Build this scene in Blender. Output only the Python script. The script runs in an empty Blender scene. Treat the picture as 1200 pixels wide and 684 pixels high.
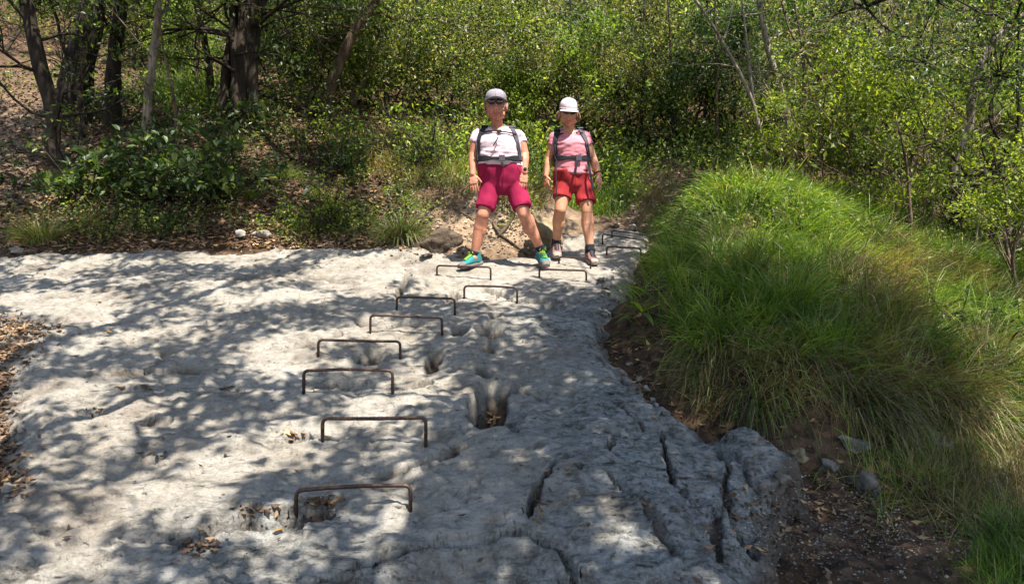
import bpy, bmesh, math, random
import numpy as np
from mathutils import Vector, Matrix
from mathutils.bvhtree import BVHTree
from mathutils import noise as mnoise
R = math.radians
sc = bpy.context.scene
COL = sc.collection

# ---------------------------------------------------------------- camera
CAMZ = 1.59
F = 890.0
cam = bpy.data.cameras.new('camera'); camo = bpy.data.objects.new('camera', cam); COL.objects.link(camo)
camo.location = (0, 0, CAMZ); camo.rotation_euler = (R(90), 0, 0)
cam.sensor_width = 36; cam.lens = 36 * F / 1200; cam.clip_start = 0.05; cam.clip_end = 500
sc.camera = camo

# ---------------------------------------------------------------- sky and sun
SUN = Vector((0.27, -0.42, 1.0)).normalized()      # towards the sun
world = bpy.data.worlds.new('World'); sc.world = world; world.use_nodes = True
wn = world.node_tree; bg = wn.nodes['Background']
sky = wn.nodes.new('ShaderNodeTexSky'); sky.sky_type = 'NISHITA'; sky.sun_disc = False
sky.sun_elevation = math.asin(SUN.z); sky.sun_rotation = math.atan2(SUN.x, SUN.y)
wn.links.new(sky.outputs[0], bg.inputs[0]); bg.inputs[1].default_value = 0.115
sl = bpy.data.lights.new('sun', 'SUN'); sl.energy = 5.0; sl.angle = R(0.53); sl.color = (1.0, 0.945, 0.85)
so = bpy.data.objects.new('sun', sl); COL.objects.link(so); so.location = (0, 0, 30)
so.rotation_euler = SUN.to_track_quat('Z', 'Y').to_euler()
sc.view_settings.view_transform = 'Standard'; sc.view_settings.look = 'None'
sc.view_settings.exposure = 1.42; sc.view_settings.gamma = 1.0
sc.view_settings.use_curve_mapping = False
sc.render.engine = 'CYCLES'
cy = sc.cycles
cy.max_bounces = 6; cy.diffuse_bounces = 4; cy.glossy_bounces = 2; cy.transmission_bounces = 3; cy.transparent_max_bounces = 4
cy.caustics_reflective = False; cy.caustics_refractive = False
cy.use_denoising = True
try: cy.denoiser = 'OPENIMAGEDENOISE'
except Exception: pass
cy.sample_clamp_indirect = 6.0
cy.use_adaptive_sampling = True; cy.adaptive_threshold = 0.015

# ---------------------------------------------------------------- helpers
def tag(o, label=None, cat=None, group=None, kind=None):
    if label: o['label'] = label
    if cat: o['category'] = cat
    if group: o['group'] = group
    if kind: o['kind'] = kind
    return o

def empty(name, loc=(0, 0, 0), rz=0):
    o = bpy.data.objects.new(name, None); COL.objects.link(o)
    o.location = loc; o.rotation_euler = (0, 0, rz); o.empty_display_size = 0.1
    return o

def mesh_np(name, V, Q=None, T=None, mat=None, parent=None, smooth=False, link=True):
    """one mesh object from arrays: V (n,3), Q quads (m,4), T triangles (k,3)"""
    me = bpy.data.meshes.new(name)
    V = np.asarray(V, dtype=np.float32)
    nq = 0 if Q is None else len(Q); nt = 0 if T is None else len(T)
    me.vertices.add(len(V)); me.vertices.foreach_set('co', V.ravel())
    loops = []
    if nq: loops.append(np.asarray(Q, dtype=np.int32).ravel())
    if nt: loops.append(np.asarray(T, dtype=np.int32).ravel())
    L = np.concatenate(loops)
    me.loops.add(len(L)); me.loops.foreach_set('vertex_index', L)
    me.polygons.add(nq + nt)
    st = np.concatenate([np.arange(nq) * 4, nq * 4 + np.arange(nt) * 3]).astype(np.int32)
    me.polygons.foreach_set('loop_start', st)
    me.polygons.foreach_set('use_smooth', np.full(nq + nt, bool(smooth)))
    me.update(calc_edges=True); me.validate()
    if mat is not None: me.materials.append(mat)
    o = bpy.data.objects.new(name, me)
    if link: COL.objects.link(o)
    if parent is not None: o.parent = parent
    return o

class Geo:
    def __init__(s): s.v = []; s.q = []; s.t = []; s.n = 0
    def add(s, V, Q=None, T=None):
        V = np.asarray(V, dtype=np.float32).reshape(-1, 3)
        s.v.append(V)
        if Q is not None and len(Q): s.q.append(np.asarray(Q, dtype=np.int64) + s.n)
        if T is not None and len(T): s.t.append(np.asarray(T, dtype=np.int64) + s.n)
        s.n += len(V)
    def merge(s, g, M=None):
        V = np.concatenate(g.v)
        if M is not None:
            A = np.array(M); V = V @ A[:3, :3].T + A[:3, 3]
        s.add(V, np.concatenate(g.q) if g.q else None, np.concatenate(g.t) if g.t else None)
    def build(s, name, mat=None, parent=None, smooth=False, link=True):
        return mesh_np(name, np.concatenate(s.v), np.concatenate(s.q) if s.q else None,
                       np.concatenate(s.t) if s.t else None, mat, parent, smooth, link)

def rel(o, root):
    """parts are built in world space: shift them under an Empty standing at ROOT.location"""
    o.parent = root
    o.matrix_parent_inverse = Matrix.Translation(root.location).inverted()
    return o

def tube(g, pts, rad, n=7, cap=True, ridge=None):
    pts = np.asarray(pts, float); m = len(pts)
    rad = np.broadcast_to(np.asarray(rad, float), (m,))
    tan = np.gradient(pts, axis=0); tan /= np.linalg.norm(tan, axis=1)[:, None] + 1e-9
    u = np.cross(tan[0], [0, 0, 1.0])
    if np.linalg.norm(u) < 1e-3: u = np.cross(tan[0], [0, 1.0, 0])
    u /= np.linalg.norm(u)
    ang = np.arange(n) * 2 * math.pi / n
    V = np.zeros((m, n, 3))
    for i in range(m):
        u = u - tan[i] * np.dot(u, tan[i]); u /= np.linalg.norm(u) + 1e-9
        w = np.cross(tan[i], u)
        rr = rad[i] if ridge is None else rad[i] * ridge(i, ang)
        V[i] = pts[i] + (np.cos(ang) * rr)[:, None] * u + (np.sin(ang) * rr)[:, None] * w
    a = np.arange(m - 1)[:, None] * n + np.arange(n)[None, :]
    b = np.arange(m - 1)[:, None] * n + (np.arange(n)[None, :] + 1) % n
    Q = np.stack([a, b, b + n, a + n], -1).reshape(-1, 4)
    V = V.reshape(-1, 3); T = None
    if cap:
        c0, c1 = len(V), len(V) + 1
        V = np.concatenate([V, pts[:1], pts[-1:]])
        k = np.arange(n); k2 = (k + 1) % n
        T = np.concatenate([np.stack([k2, k, np.full(n, c0)], -1), np.stack([k + (m - 1) * n, k2 + (m - 1) * n, np.full(n, c1)], -1)])
    g.add(V, Q, T)

def smoothstep(a, b, x):
    t = np.clip((x - a) / (b - a), 0, 1); return t * t * (3 - 2 * t)

def _h(ix, iy, seed):
    n = (ix.astype(np.int64) * 374761393 + iy.astype(np.int64) * 668265263 + seed * 1442695041) & 0xffffffff
    n = ((n ^ (n >> 13)) * 1274126177) & 0xffffffff
    return ((n ^ (n >> 16)) & 0xffff) / 65535.0
def pnoise(x, y, seed=0):
    x = np.asarray(x, float); y = np.asarray(y, float)
    ix = np.floor(x); iy = np.floor(y); fx = x - ix; fy = y - iy
    def gr(a, b):
        t = _h(ix + a, iy + b, seed) * 2 * math.pi
        return np.cos(t) * (fx - a) + np.sin(t) * (fy - b)
    u = fx * fx * fx * (fx * (fx * 6 - 15) + 10); v = fy * fy * fy * (fy * (fy * 6 - 15) + 10)
    return ((gr(0, 0) * (1 - u) + gr(1, 0) * u) * (1 - v) + (gr(0, 1) * (1 - u) + gr(1, 1) * u) * v) * 1.5
def fbm(x, y, seed=0, o=4, gain=0.5):
    r = 0; a = 1.0; f = 1.0
    for i in range(o):
        r = r + a * pnoise(x * f, y * f, seed + i * 17); a *= gain; f *= 2.03
    return r

def pix(u, v, d):
    """the point seen at photograph pixel (u, v), d metres in front of the viewpoint"""
    return np.array([(u - 600) / F * d, d, CAMZ - (v - 342) / F * d])
def dplane(v): return 1.59 * F / (v - 342 + 0.28 * F)
def ppl(u, v):
    d = dplane(v); return np.array([(u - 600) / F * d, d])
def toimg(P):
    P = np.asarray(P); return 600 + P[..., 0] / P[..., 1] * F, 342 - (P[..., 2] - CAMZ) / P[..., 1] * F

def poly_sd(x, y, poly):
    """signed distance to a polygon, positive inside"""
    poly = np.asarray(poly, float); n = len(poly)
    d = np.full(x.shape, 1e9); ins = np.zeros(x.shape, bool)
    for i in range(n):
        a = poly[i]; b = poly[(i + 1) % n]; e = b - a
        t = np.clip(((x - a[0]) * e[0] + (y - a[1]) * e[1]) / (e @ e + 1e-12), 0, 1)
        d = np.minimum(d, np.hypot(x - a[0] - t * e[0], y - a[1] - t * e[1]))
        if a[1] != b[1]:
            c = ((a[1] > y) != (b[1] > y)) & (x < (b[0] - a[0]) * (y - a[1]) / (b[1] - a[1]) + a[0])
            ins ^= c
    return np.where(ins, d, -d)
def line_d(x, y, pl):
    """distance to an open polyline, parameter along it (0..1) and side"""
    d = np.full(x.shape, 1e9); par = np.zeros(x.shape); side = np.ones(x.shape)
    pl = np.asarray(pl, float); n = len(pl) - 1
    for i in range(n):
        a = pl[i]; b = pl[i + 1]; e = b - a
        t = np.clip(((x - a[0]) * e[0] + (y - a[1]) * e[1]) / (e @ e + 1e-12), 0, 1)
        dd = np.hypot(x - a[0] - t * e[0], y - a[1] - t * e[1])
        m = dd < d
        d = np.where(m, dd, d); par = np.where(m, (i + t) / n, par)
        side = np.where(m, np.sign(e[0] * (y - a[1]) - e[1] * (x - a[0])), side)
    return d, par, side

# ---------------------------------------------------------------- materials
def mat(name):
    m = bpy.data.materials.new(name); m.use_nodes = True
    nt = m.node_tree; b = nt.nodes['Principled BSDF']
    return m, nt, b
def N(nt, typ, **kw):
    n = nt.nodes.new(typ)
    for k, v in kw.items():
        if k.startswith('i_'):
            key = k[2:]; key = int(key) if key.isdigit() else key.replace('_', ' ')
            n.inputs[key].default_value = v
        else: setattr(n, k, v)
    return n
def L(nt, a, b): nt.links.new(a, b)
def ramp(nt, fac, stops, interp='LINEAR'):
    r = nt.nodes.new('ShaderNodeValToRGB'); r.color_ramp.interpolation = interp
    el = r.color_ramp.elements
    while len(el) < len(stops): el.new(0.5)
    for e, (p, c) in zip(el, stops): e.position = p; e.color = (*c, 1) if len(c) == 3 else c
    L(nt, fac, r.inputs[0]); return r
def noise(nt, vec, scale, detail=4, rough=0.55, dist=0.0):
    n = N(nt, 'ShaderNodeTexNoise', i_Scale=scale, i_Detail=detail, i_Roughness=rough, i_Distortion=dist)
    L(nt, vec, n.inputs['Vector']); return n
def mixc(nt, fac, a, b, mode='MIX'):
    m = N(nt, 'ShaderNodeMix', data_type='RGBA', blend_type=mode)
    for s, v in ((m.inputs[0], fac), (m.inputs[6], a), (m.inputs[7], b)):
        if hasattr(v, 'is_linked'): L(nt, v, s)
        elif isinstance(v, (int, float)): s.default_value = v
        else: s.default_value = (*v, 1)
    return m.outputs[2]
def objvec(nt, scale=(1, 1, 1), rot=(0, 0, 0)):
    t = N(nt, 'ShaderNodeNewGeometry'); m = N(nt, 'ShaderNodeMapping')
    m.inputs['Scale'].default_value = scale; m.inputs['Rotation'].default_value = rot
    L(nt, t.outputs['Position'], m.inputs['Vector']); return m.outputs[0]
def bump(nt, b, h, strength, dist, prev=None):
    n = N(nt, 'ShaderNodeBump', i_Strength=strength, i_Distance=dist); L(nt, h, n.inputs['Height'])
    if prev is not None: L(nt, prev, n.inputs['Normal'])
    L(nt, n.outputs[0], b.inputs['Normal']); return n.outputs[0]

def m_rock():
    m, nt, b = mat('limestone'); v = objvec(nt)
    vs = objvec(nt, (0.55, 1.6, 1.6), (0, 0, R(28)))
    n1 = noise(nt, v, 1.3, 5, .6); n2 = noise(nt, v, 9, 8, .68, .4); n3 = noise(nt, vs, 26, 8, .7, .6); n4 = noise(nt, v, 90, 5, .7)
    c1 = ramp(nt, n1.outputs[0], [(.3, (.27, .240, .200)), (.7, (.345, .322, .287))])
    c2 = ramp(nt, n2.outputs[0], [(.34, (.30, .28, .25)), (.45, (.78, .76, .72)), (.62, (1.05, 1.05, 1.05))])
    c3 = ramp(nt, n3.outputs[0], [(.36, (.22, .22, .21)), (.48, (.80, .80, .79)), (.60, (1.0, 1.0, 1.0)), (.74, (1.3, 1.3, 1.3))])
    c4 = ramp(nt, n4.outputs[0], [(.32, (.55, .55, .54)), (.5, (1, 1, 1)), (.7, (1.12, 1.12, 1.12))])
    a = mixc(nt, .7, c1.outputs[0], c2.outputs[0], 'MULTIPLY')
    # grey lichen plus painted shade tone over the lower and right-hand slab
    att = N(nt, 'ShaderNodeAttribute', attribute_name='lichen_shade')
    f = N(nt, 'ShaderNodeMath', operation='MULTIPLY'); L(nt, att.outputs['Fac'], f.inputs[0]); f.inputs[1].default_value = 1.0
    a = mixc(nt, f.outputs[0], a, mixc(nt, .95, mixc(nt, .9, (.275, .275, .265), c2.outputs[0], 'MULTIPLY'), c3.outputs[0], 'MULTIPLY'))
    a2 = mixc(nt, .42, a, c3.outputs[0], 'MULTIPLY'); a3 = mixc(nt, .6, a2, c4.outputs[0], 'MULTIPLY')
    vp = N(nt, 'ShaderNodeTexVoronoi', i_Scale=34.0, i_Randomness=1.0); wv = mixc(nt, .06, v, noise(nt, v, 14, 3).outputs['Color'], 'ADD'); L(nt, wv, vp.inputs['Vector'])
    pm = noise(nt, v, 3.2, 4, .6); pr = ramp(nt, vp.outputs['Distance'], [(.10, (.42, .40, .37)), (.26, (1, 1, 1))]); pk = ramp(nt, pm.outputs[0], [(.46, (0, 0, 0)), (.60, (.85, .85, .85))])
    a3 = mixc(nt, pk.outputs[0], a3, mixc(nt, 1.0, a3, pr.outputs[0], 'MULTIPLY'))
    # brown earth stain in hollows, deepened to paint in their shade
    st = N(nt, 'ShaderNodeAttribute', attribute_name='stain_shade')
    a4 = mixc(nt, st.outputs['Fac'], a3, (.085, .058, .040))
    L(nt, a4, b.inputs['Base Color']); b.inputs['Roughness'].default_value = .85
    b.inputs['Specular IOR Level'].default_value = .3
    ph_ = mixc(nt, pk.outputs[0], (1, 1, 1), pr.outputs[0]); p = bump(nt, b, n2.outputs[0], .6, .03); p = bump(nt, b, ph_, .7, .012, p); p = bump(nt, b, n3.outputs[0], .8, .014, p); bump(nt, b, n4.outputs[0], .7, .004, p)
    return m
def m_soil():
    m, nt, b = mat('forest_soil'); v = objvec(nt)
    n1 = noise(nt, v, .9, 5, .6); n2 = noise(nt, v, 14, 6, .7); vo = N(nt, 'ShaderNodeTexVoronoi', i_Scale=22.0); L(nt, v, vo.inputs['Vector'])
    c1 = ramp(nt, n1.outputs[0], [(.3, (.060, .040, .026)), (.7, (.125, .085, .058))])
    c2 = ramp(nt, n2.outputs[0], [(.3, (.35, .32, .3)), (.7, (1.2, 1.1, 1.0))])
    a = mixc(nt, .9, c1.outputs[0], c2.outputs[0], 'MULTIPLY')
    vb = N(nt, 'ShaderNodeRGBToBW'); L(nt, vo.outputs['Color'], vb.inputs[0]); vr = ramp(nt, vb.outputs[0], [(.2, (.45, .45, .45)), (.8, (1.5, 1.4, 1.3))]); a = mixc(nt, .8, a, vr.outputs[0], 'MULTIPLY')
    gr = N(nt, 'ShaderNodeAttribute', attribute_name='bare'); pale = mixc(nt, .8, (.36, .27, .19), c2.outputs[0], 'MULTIPLY')
    a = mixc(nt, gr.outputs['Fac'], a, pale)
    L(nt, a, b.inputs['Base Color']); b.inputs['Roughness'].default_value = .95; b.inputs['Specular IOR Level'].default_value = .15
    p = bump(nt, b, vo.outputs['Distance'], .6, .02); bump(nt, b, n2.outputs[0], .8, .03, p)
    return m
def m_leaf(name, stops, trans=.45, rough=.45, patch=None):
    m, nt, b = mat(name); nt.nodes.remove(b); out = nt.nodes['Material Output']
    g = N(nt, 'ShaderNodeNewGeometry')
    c = ramp(nt, g.outputs['Random Per Island'], stops)
    v = objvec(nt); n = noise(nt, v, 1.5 if patch is None else patch, 4, .6)
    k = ramp(nt, n.outputs[0], [(.34, (.48, .52, .48)), (.50, (1.0, 1.0, .95)), (.66, (1.6, 1.5, 1.15))])
    col = mixc(nt, 1.0, c.outputs[0], k.outputs[0], 'MULTIPLY')
    d = N(nt, 'ShaderNodeBsdfPrincipled'); L(nt, col, d.inputs['Base Color']); d.inputs['Roughness'].default_value = rough
    d.inputs['Specular IOR Level'].default_value = .5
    t = N(nt, 'ShaderNodeBsdfTranslucent'); L(nt, mixc(nt, 1.0, col, (1.25, 1.35, .55), 'MULTIPLY'), t.inputs['Color'])
    mx = N(nt, 'ShaderNodeMixShader'); mx.inputs[0].default_value = trans
    L(nt, d.outputs[0], mx.inputs[1]); L(nt, t.outputs[0], mx.inputs[2]); L(nt, mx.outputs[0], out.inputs['Surface'])
    return m
def m_bark(name, dark, light, scale=18):
    m, nt, b = mat(name); v = objvec(nt, (1, 1, .25)); v2 = objvec(nt)
    n = noise(nt, v, scale, 7, .7); n2 = noise(nt, v2, 2.5, 4, .6)
    c = ramp(nt, n.outputs[0], [(.32, dark), (.66, light)])
    k = ramp(nt, n2.outputs[0], [(.35, (.55, .55, .5)), (.65, (1.1, 1.08, 1.05))])
    L(nt, mixc(nt, 1.0, c.outputs[0], k.outputs[0], 'MULTIPLY'), b.inputs['Base Color'])
    b.inputs['Roughness'].default_value = .9; b.inputs['Specular IOR Level'].default_value = .2
    bump(nt, b, n.outputs[0], .9, .02); return m
def m_plain(name, col, rough=.7, spec=.3, var=.25, scale=40, bmp=.2, bd=.003, metal=0):
    m, nt, b = mat(name); v = objvec(nt); n = noise(nt, v, scale, 4, .6)
    k = ramp(nt, n.outputs[0], [(.3, (1 - var,) * 3), (.7, (1 + var * .6,) * 3)])
    L(nt, mixc(nt, 1.0, col, k.outputs[0], 'MULTIPLY'), b.inputs['Base Color'])
    b.inputs['Roughness'].default_value = rough; b.inputs['Specular IOR Level'].default_value = spec; b.inputs['Metallic'].default_value = metal
    if bmp: bump(nt, b, n.outputs[0], bmp, bd)
    return m
M = {}
M['rock'] = m_rock(); M['soil'] = m_soil()
M['stone'] = m_plain('loose_stone', (.27, .24, .205), .9, .2, .4, 14, .6, .02)
M['boulder'] = m_plain('mossy_boulder', (.27, .215, .13), .9, .2, .5, 9, .9, .04)
M['shadow_earth'] = m_plain('dark_shadow_earth', (.10, .075, .055), .95, .15, .5, 18, .9, .03)  # dark tone stands in for the cast shadow on the bank
M['darkstone'] = m_plain('dark_stone', (.17, .15, .125), .9, .2, .5, 12, .8, .03)
M['metal'] = m_plain('rusty_steel', (.085, .052, .040), .55, .4, .6, 45, .6, .003, .55)
M['bark_dark'] = m_bark('dark_bark', (.014, .011, .009), (.075, .057, .043), 20)
M['bark_mid'] = m_bark('brown_bark', (.05, .035, .026), (.24, .17, .12), 22)
M['bark_pale'] = m_bark('pale_bark', (.14, .11, .085), (.44, .37, .30), 26)
G_ = lambda *a: list(a)
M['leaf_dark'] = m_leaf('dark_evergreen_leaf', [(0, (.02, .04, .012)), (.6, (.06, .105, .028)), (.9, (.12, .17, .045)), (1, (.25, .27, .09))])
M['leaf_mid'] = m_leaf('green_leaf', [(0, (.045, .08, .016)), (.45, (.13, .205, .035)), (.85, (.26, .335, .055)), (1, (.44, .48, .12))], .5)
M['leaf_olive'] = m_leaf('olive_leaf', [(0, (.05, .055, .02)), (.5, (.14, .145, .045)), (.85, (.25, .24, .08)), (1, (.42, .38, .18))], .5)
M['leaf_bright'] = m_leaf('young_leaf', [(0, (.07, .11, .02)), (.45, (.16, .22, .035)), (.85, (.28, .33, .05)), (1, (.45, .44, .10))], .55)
M['leaf_brown'] = m_leaf('fallen_leaf', [(0, (.05, .028, .018)), (.5, (.13, .075, .045)), (.85, (.24, .15, .09)), (1, (.42, .26, .12))], .1, .7)
M['grass'] = m_leaf('grass_blade', [(0, (.045, .09, .013)), (.5, (.11, .20, .025)), (.86, (.24, .32, .05)), (.94, (.28, .26, .10)), (1, (.38, .33, .17))], .4, .45)
M['grass_dry'] = m_leaf('dry_grass_blade', [(0, (.06, .045, .022)), (.5, (.16, .115, .055)), (.8, (.29, .22, .11)), (1, (.11, .15, .035))], .35, .6)
M['pebble'] = m_leaf('small_pebble', [(0, (.05, .038, .03)), (.6, (.13, .10, .08)), (1, (.38, .33, .27))], 0.0, .9)
# ---------------------------------------------------------------- rock slab
rock_px = [(775, 272), (768, 300), (738, 332), (714, 392), (735, 412), (752, 440), (790, 462), (822, 492), (872, 486), (935, 512),
           (905, 545), (893, 600), (898, 640), (915, 684), (960, 800)]
rock_poly = [ppl(*p) for p in rock_px] + [np.array(p) for p in [(1.2, .9), (1.3, -1.5), (-5, -1.5), (-5.5, 1.5)]]
rock_poly += [ppl(*p) for p in [(-420, 560), (-60, 610), (-6, 572), (2, 470), (-14, 420), (-40, 380), (-250, 330), (-300, 296), (0, 294), (160, 291), (330, 288), (450, 287), (505, 292), (555, 300), (610, 296), (630, 298), (638, 276), (634, 258), (690, 252), (720, 262)]]
rock_poly = np.array(rock_poly)

holes = [  # u, v, half width px, half height px, depth m, steepness
    (573, 474, 25, 30, .34, 4), (586, 446, 22, 12, .12, 2), (648, 676, 52, 14, .30, 3), (545, 664, 70, 9, .10, 2), (868, 600, 16, 14, .10, 3), (400, 660, 40, 5, .05, 2), (566, 428, 12, 6, .10, 3), (488, 441, 14, 7, .07, 3), (507, 413, 13, 12, .09, 2),
    (575, 384, 17, 9, .09, 3), (579, 369, 10, 5, .07, 3), (540, 384, 14, 7, .05, 2), (574, 401, 14, 6, .05, 2), (435, 408, 22, 9, .08, 2),
    (393, 440, 36, 8, .06, 3), (366, 398, 20, 5, .05, 2), (395, 388, 8, 7, .07, 3), (378, 587, 30, 12, .08, 2), (348, 509, 22, 7, .04, 3),
    (162, 453, 30, 5, .035, 4), (185, 491, 20, 6, .035, 3), (178, 533, 17, 4, .02, 4), (266, 454, 20, 4, .02, 4), (108, 481, 18, 4, .025, 4),
    (190, 409, 24, 4, .03, 3), (472, 330, 5, 16, .10, 2), (462, 302, 12, 3, .05, 2), (484, 306, 16, 4, .05, 2), (648, 358, 9, 4, .05, 3),
    (676, 566, 8, 6, .06, 5), (532, 342, 6, 7, .07, 3), (320, 484, 5, 5, .04, 3), (160, 398, 16, 3, .02, 3), (430, 372, 14, 5, .05, 2), (470, 375, 26, 5, .04, 2),
    (655, 383, 14, 3, .03, 2), (60, 380, 30, 4, .02, 2), (210, 625, 20, 10, .05, 2), (290, 606, 24, 6, .03, 2), (600, 505, 10, 6, .03, 3), (528, 583, 8, 5, .02, 2), (815, 570, 12, 9, .08, 3)]
cracks = [  # polyline px, depth, width m, drop on the near side
    ([(752, 503), (722, 524), (700, 540), (668, 545), (650, 552), (640, 576), (628, 592), (620, 612)], .16, .020, .02),
    ([(772, 496), (782, 520), (788, 542), (790, 560), (806, 572), (816, 580)], .12, .018, .02),
    ([(592, 336), (560, 352), (520, 350)], .05, .02, .02),
    ([(195, 648), (222, 628), (262, 612), (300, 598), (340, 590), (368, 588)], .07, .022, .05),
    ([(380, 655), (440, 642), (500, 624), (545, 620), (590, 630), (618, 624), (660, 648), (690, 676), (705, 700)], .05, .02, .20),
    ([(560, 330), (600, 348), (640, 352), (700, 358)], .04, .02, .03),
    ([(688, 402), (712, 412), (740, 436), (757, 460), (768, 470)], .15, .03, .0),
    ([(640, 470), (600, 445), (570, 440)], .05, .03, .02),
    ([(700, 470), (730, 478), (752, 503)], .03, .012, .0),
    ([(840, 500), (850, 540), (838, 600), (850, 650)], .05, .02, .03),
    ([(700, 560), (760, 610), (790, 660)], .03, .02, .03),
    ([(80, 440), (180, 430), (250, 424)], .02, .02, .03),
    ([(0, 350), (90, 344), (200, 340)], .02, .03, .02),
    ([(260, 330), (330, 322), (420, 330)], .02, .03, .015),
    ([(430, 560), (500, 540), (560, 520)], .03, .02, .03),
]
cracks_w = [([ppl(*p) for p in pl], dp, w, dr) for pl, dp, w, dr in cracks]

_vr = np.random.default_rng(5)
VS = np.stack([_vr.uniform(-6, 3.2, 190), _vr.uniform(.5, 8.5, 190)], -1); VH = _vr.uniform(-1, 1, 190); VT = _vr.normal(size=(190, 2)) * .6
def plates(x, y):
    """broken bedding plates: height offset, tilt and distance to the joint"""
    xf = x.ravel() + .06 * fbm(x.ravel() * 3, y.ravel() * 3, 14, 3); yf = y.ravel() + .06 * fbm(x.ravel() * 3, y.ravel() * 3, 15, 3)
    c, s_ = math.cos(.5), math.sin(.5); off = np.zeros(xf.shape); ed = np.zeros(xf.shape)
    for i in range(0, len(xf), 30000):
        sl_ = slice(i, i + 30000); dx = xf[sl_, None] - VS[None, :, 0]; dy = yf[sl_, None] - VS[None, :, 1]
        d = np.hypot((c * dx + s_ * dy) * .75, (-s_ * dx + c * dy) * 1.35); k = np.argpartition(d, 1, axis=1)[:, :2]; r = np.arange(len(d))
        a = d[r, k[:, 0]]; b = d[r, k[:, 1]]; j = np.where(a < b, k[:, 0], k[:, 1])
        ed[sl_] = np.abs(b - a); off[sl_] = VH[j] * .5 + VT[j, 0] * dx[r, j] * .9 + VT[j, 1] * dy[r, j] * .9
    return off.reshape(x.shape), ed.reshape(x.shape)
def rock_h(x, y, attrs=False):
    x = np.asarray(x, float); y = np.asarray(y, float)
    wx = x + .10 * fbm(x * 1.7, y * 1.7, 5, 3); wy = y + .10 * fbm(x * 1.7, y * 1.7, 9, 3)
    h = .28 * y
    h = h + .05 * fbm(wx * .55, wy * .55, 1, 2)
    # billowed lumps, elongated across the slope
    b1 = np.abs(fbm(wx * 1.3, wy * 2.0, 21, 3)); h = h + .036 * (np.sqrt(b1 + .01) - .4)
    b2 = np.abs(fbm(wx * 3.4, wy * 5.0, 31, 3)); h = h + .018 * (b2 - .3); b3 = np.abs(fbm(wx * 8, wy * 12, 33, 4, .6)); h = h + (.008 + .003 * smoothstep(-.2, .8, x - .12 * (y - 3))) * (b3 - .3)
    side = smoothstep(-.2, .8, x - .12 * (y - 3))          # rougher towards the right-hand side
    h = h + (.007 + .004 * side) * fbm(wx * 7, wy * 9, 41, 4, .6)
    h = h + (.0025 + .003 * side) * fbm(wx * 30, wy * 34, 51, 3, .6)
    # bedding: small steps
    q = (y * .9 + .5 * x + .5 * fbm(x * .9, y * .9, 61, 3)) * 3.2
    fr = q - np.floor(q); h = h + (.010 + .014 * side) * (smoothstep(.0, .85, fr) - smoothstep(.86, 1.0, fr) - .5)
    po, pe = plates(x, y); pw = (.008 + .050 * smoothstep(-.1, .9, x - .16 * (y - 3))) * (.5 + .5 * smoothstep(-.4, .3, fbm(x * .8, y * .8, 19, 2)))
    h = h + pw * po * smoothstep(0, .035, pe) - pw * .45 * np.exp(-(pe / .014) ** 2)
    c_ = ppl(705, 575); h = h + .07 * np.exp(-(((x - c_[0]) / .5) ** 2 + ((y - c_[1]) / .55) ** 2))
    c_ = ppl(860, 560); h = h - .05 * np.exp(-(((x - c_[0]) / .25) ** 2 + ((y - c_[1]) / .5) ** 2))
    near = smoothstep(3.1, 1.4, y); h = h - .25 * near * near
    stain_shade = np.zeros(x.shape)
    ex = x + .030 * fbm(x * 5, y * 5, 71, 2, .5); ey = y + .045 * fbm(x * 5, y * 5, 73, 2, .5)
    for u, v, ru, rv, dp, st in holes:
        c = ppl(u, v); d = dplane(v); rx = ru / F * d; ry = rv * d * d / (1.59 * F)
        r = np.sqrt(((ex - c[0]) / rx) ** 2 + ((ey - c[1]) / ry) ** 2)
        k = 1 - smoothstep(max(0.35, 1 - 1.0 / st), 1.08, r); h = h - (1.2 * dp + .012) * k
        stain_shade = np.maximum(stain_shade, smoothstep(.3, .9, k) * min(1, .25 + dp / .05 * .5))  # earth colour, strongest in deep hollows to paint their dark interiors
    for pl, dp, w, dr in cracks_w:
        dd, par, sd = line_d(ex, ey, pl)
        tp = smoothstep(0, .12, par) * smoothstep(1, .88, par)
        ww = 1.25 * w * (.6 + .4 * fbm(x * 5, y * 5, 77, 2)) ; ww = np.maximum(ww, .4 * w); h = h - 1.3 * dp * tp * np.exp(-(dd / ww) ** 4)
        if dr:
            s = np.where(sd < 0, 1.0, 0.0)
            h = h - dr * tp * s * (1 - np.exp(-(dd / (.03 if dr < .1 else .13)) ** 2)) * np.exp(-dd / .45)
        if dr < .1: stain_shade = np.maximum(stain_shade, .85 * tp * np.exp(-(dd / (ww * .9)) ** 2))
    fz = smoothstep(1.0, .45, np.hypot((x - .12) / 1.0, (y - 6.5) / .85)) * .85; h = h * (1 - fz) + (.28 * y + .004 * fbm(x * 9, y * 9, 66, 3)) * fz
    sdp = poly_sd(x, y, rock_poly) + .05 * fbm(x * 3, y * 3, 81, 4)
    h = h - .10 * (1 - smoothstep(0, .22, sdp)) ** 2 - 1.6 * (1 - smoothstep(-.22, .0, sdp))
    if attrs:
        lich_shade = smoothstep(-.25, .45, x - .10 * (y - 3.2) + .35 * fbm(x * .9, y * .9, 91, 3)) * smoothstep(6.2, 5.2, y)  # mottle mask, also carries the greyer tone of the shaded side
        lich_shade = np.maximum(lich_shade, .75 * smoothstep(3.0, 2.5, y + .4 * fbm(x, y, 95, 3)))
        stain_shade = np.maximum(stain_shade, .8 * (1 - smoothstep(-.02, .07, sdp)))
        stain_shade = np.maximum(stain_shade, .35 * smoothstep(.35, .8, fbm(x * 2.3, y * 2.3, 97, 4)) )
        return h, lich_shade, stain_shade
    return h

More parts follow.
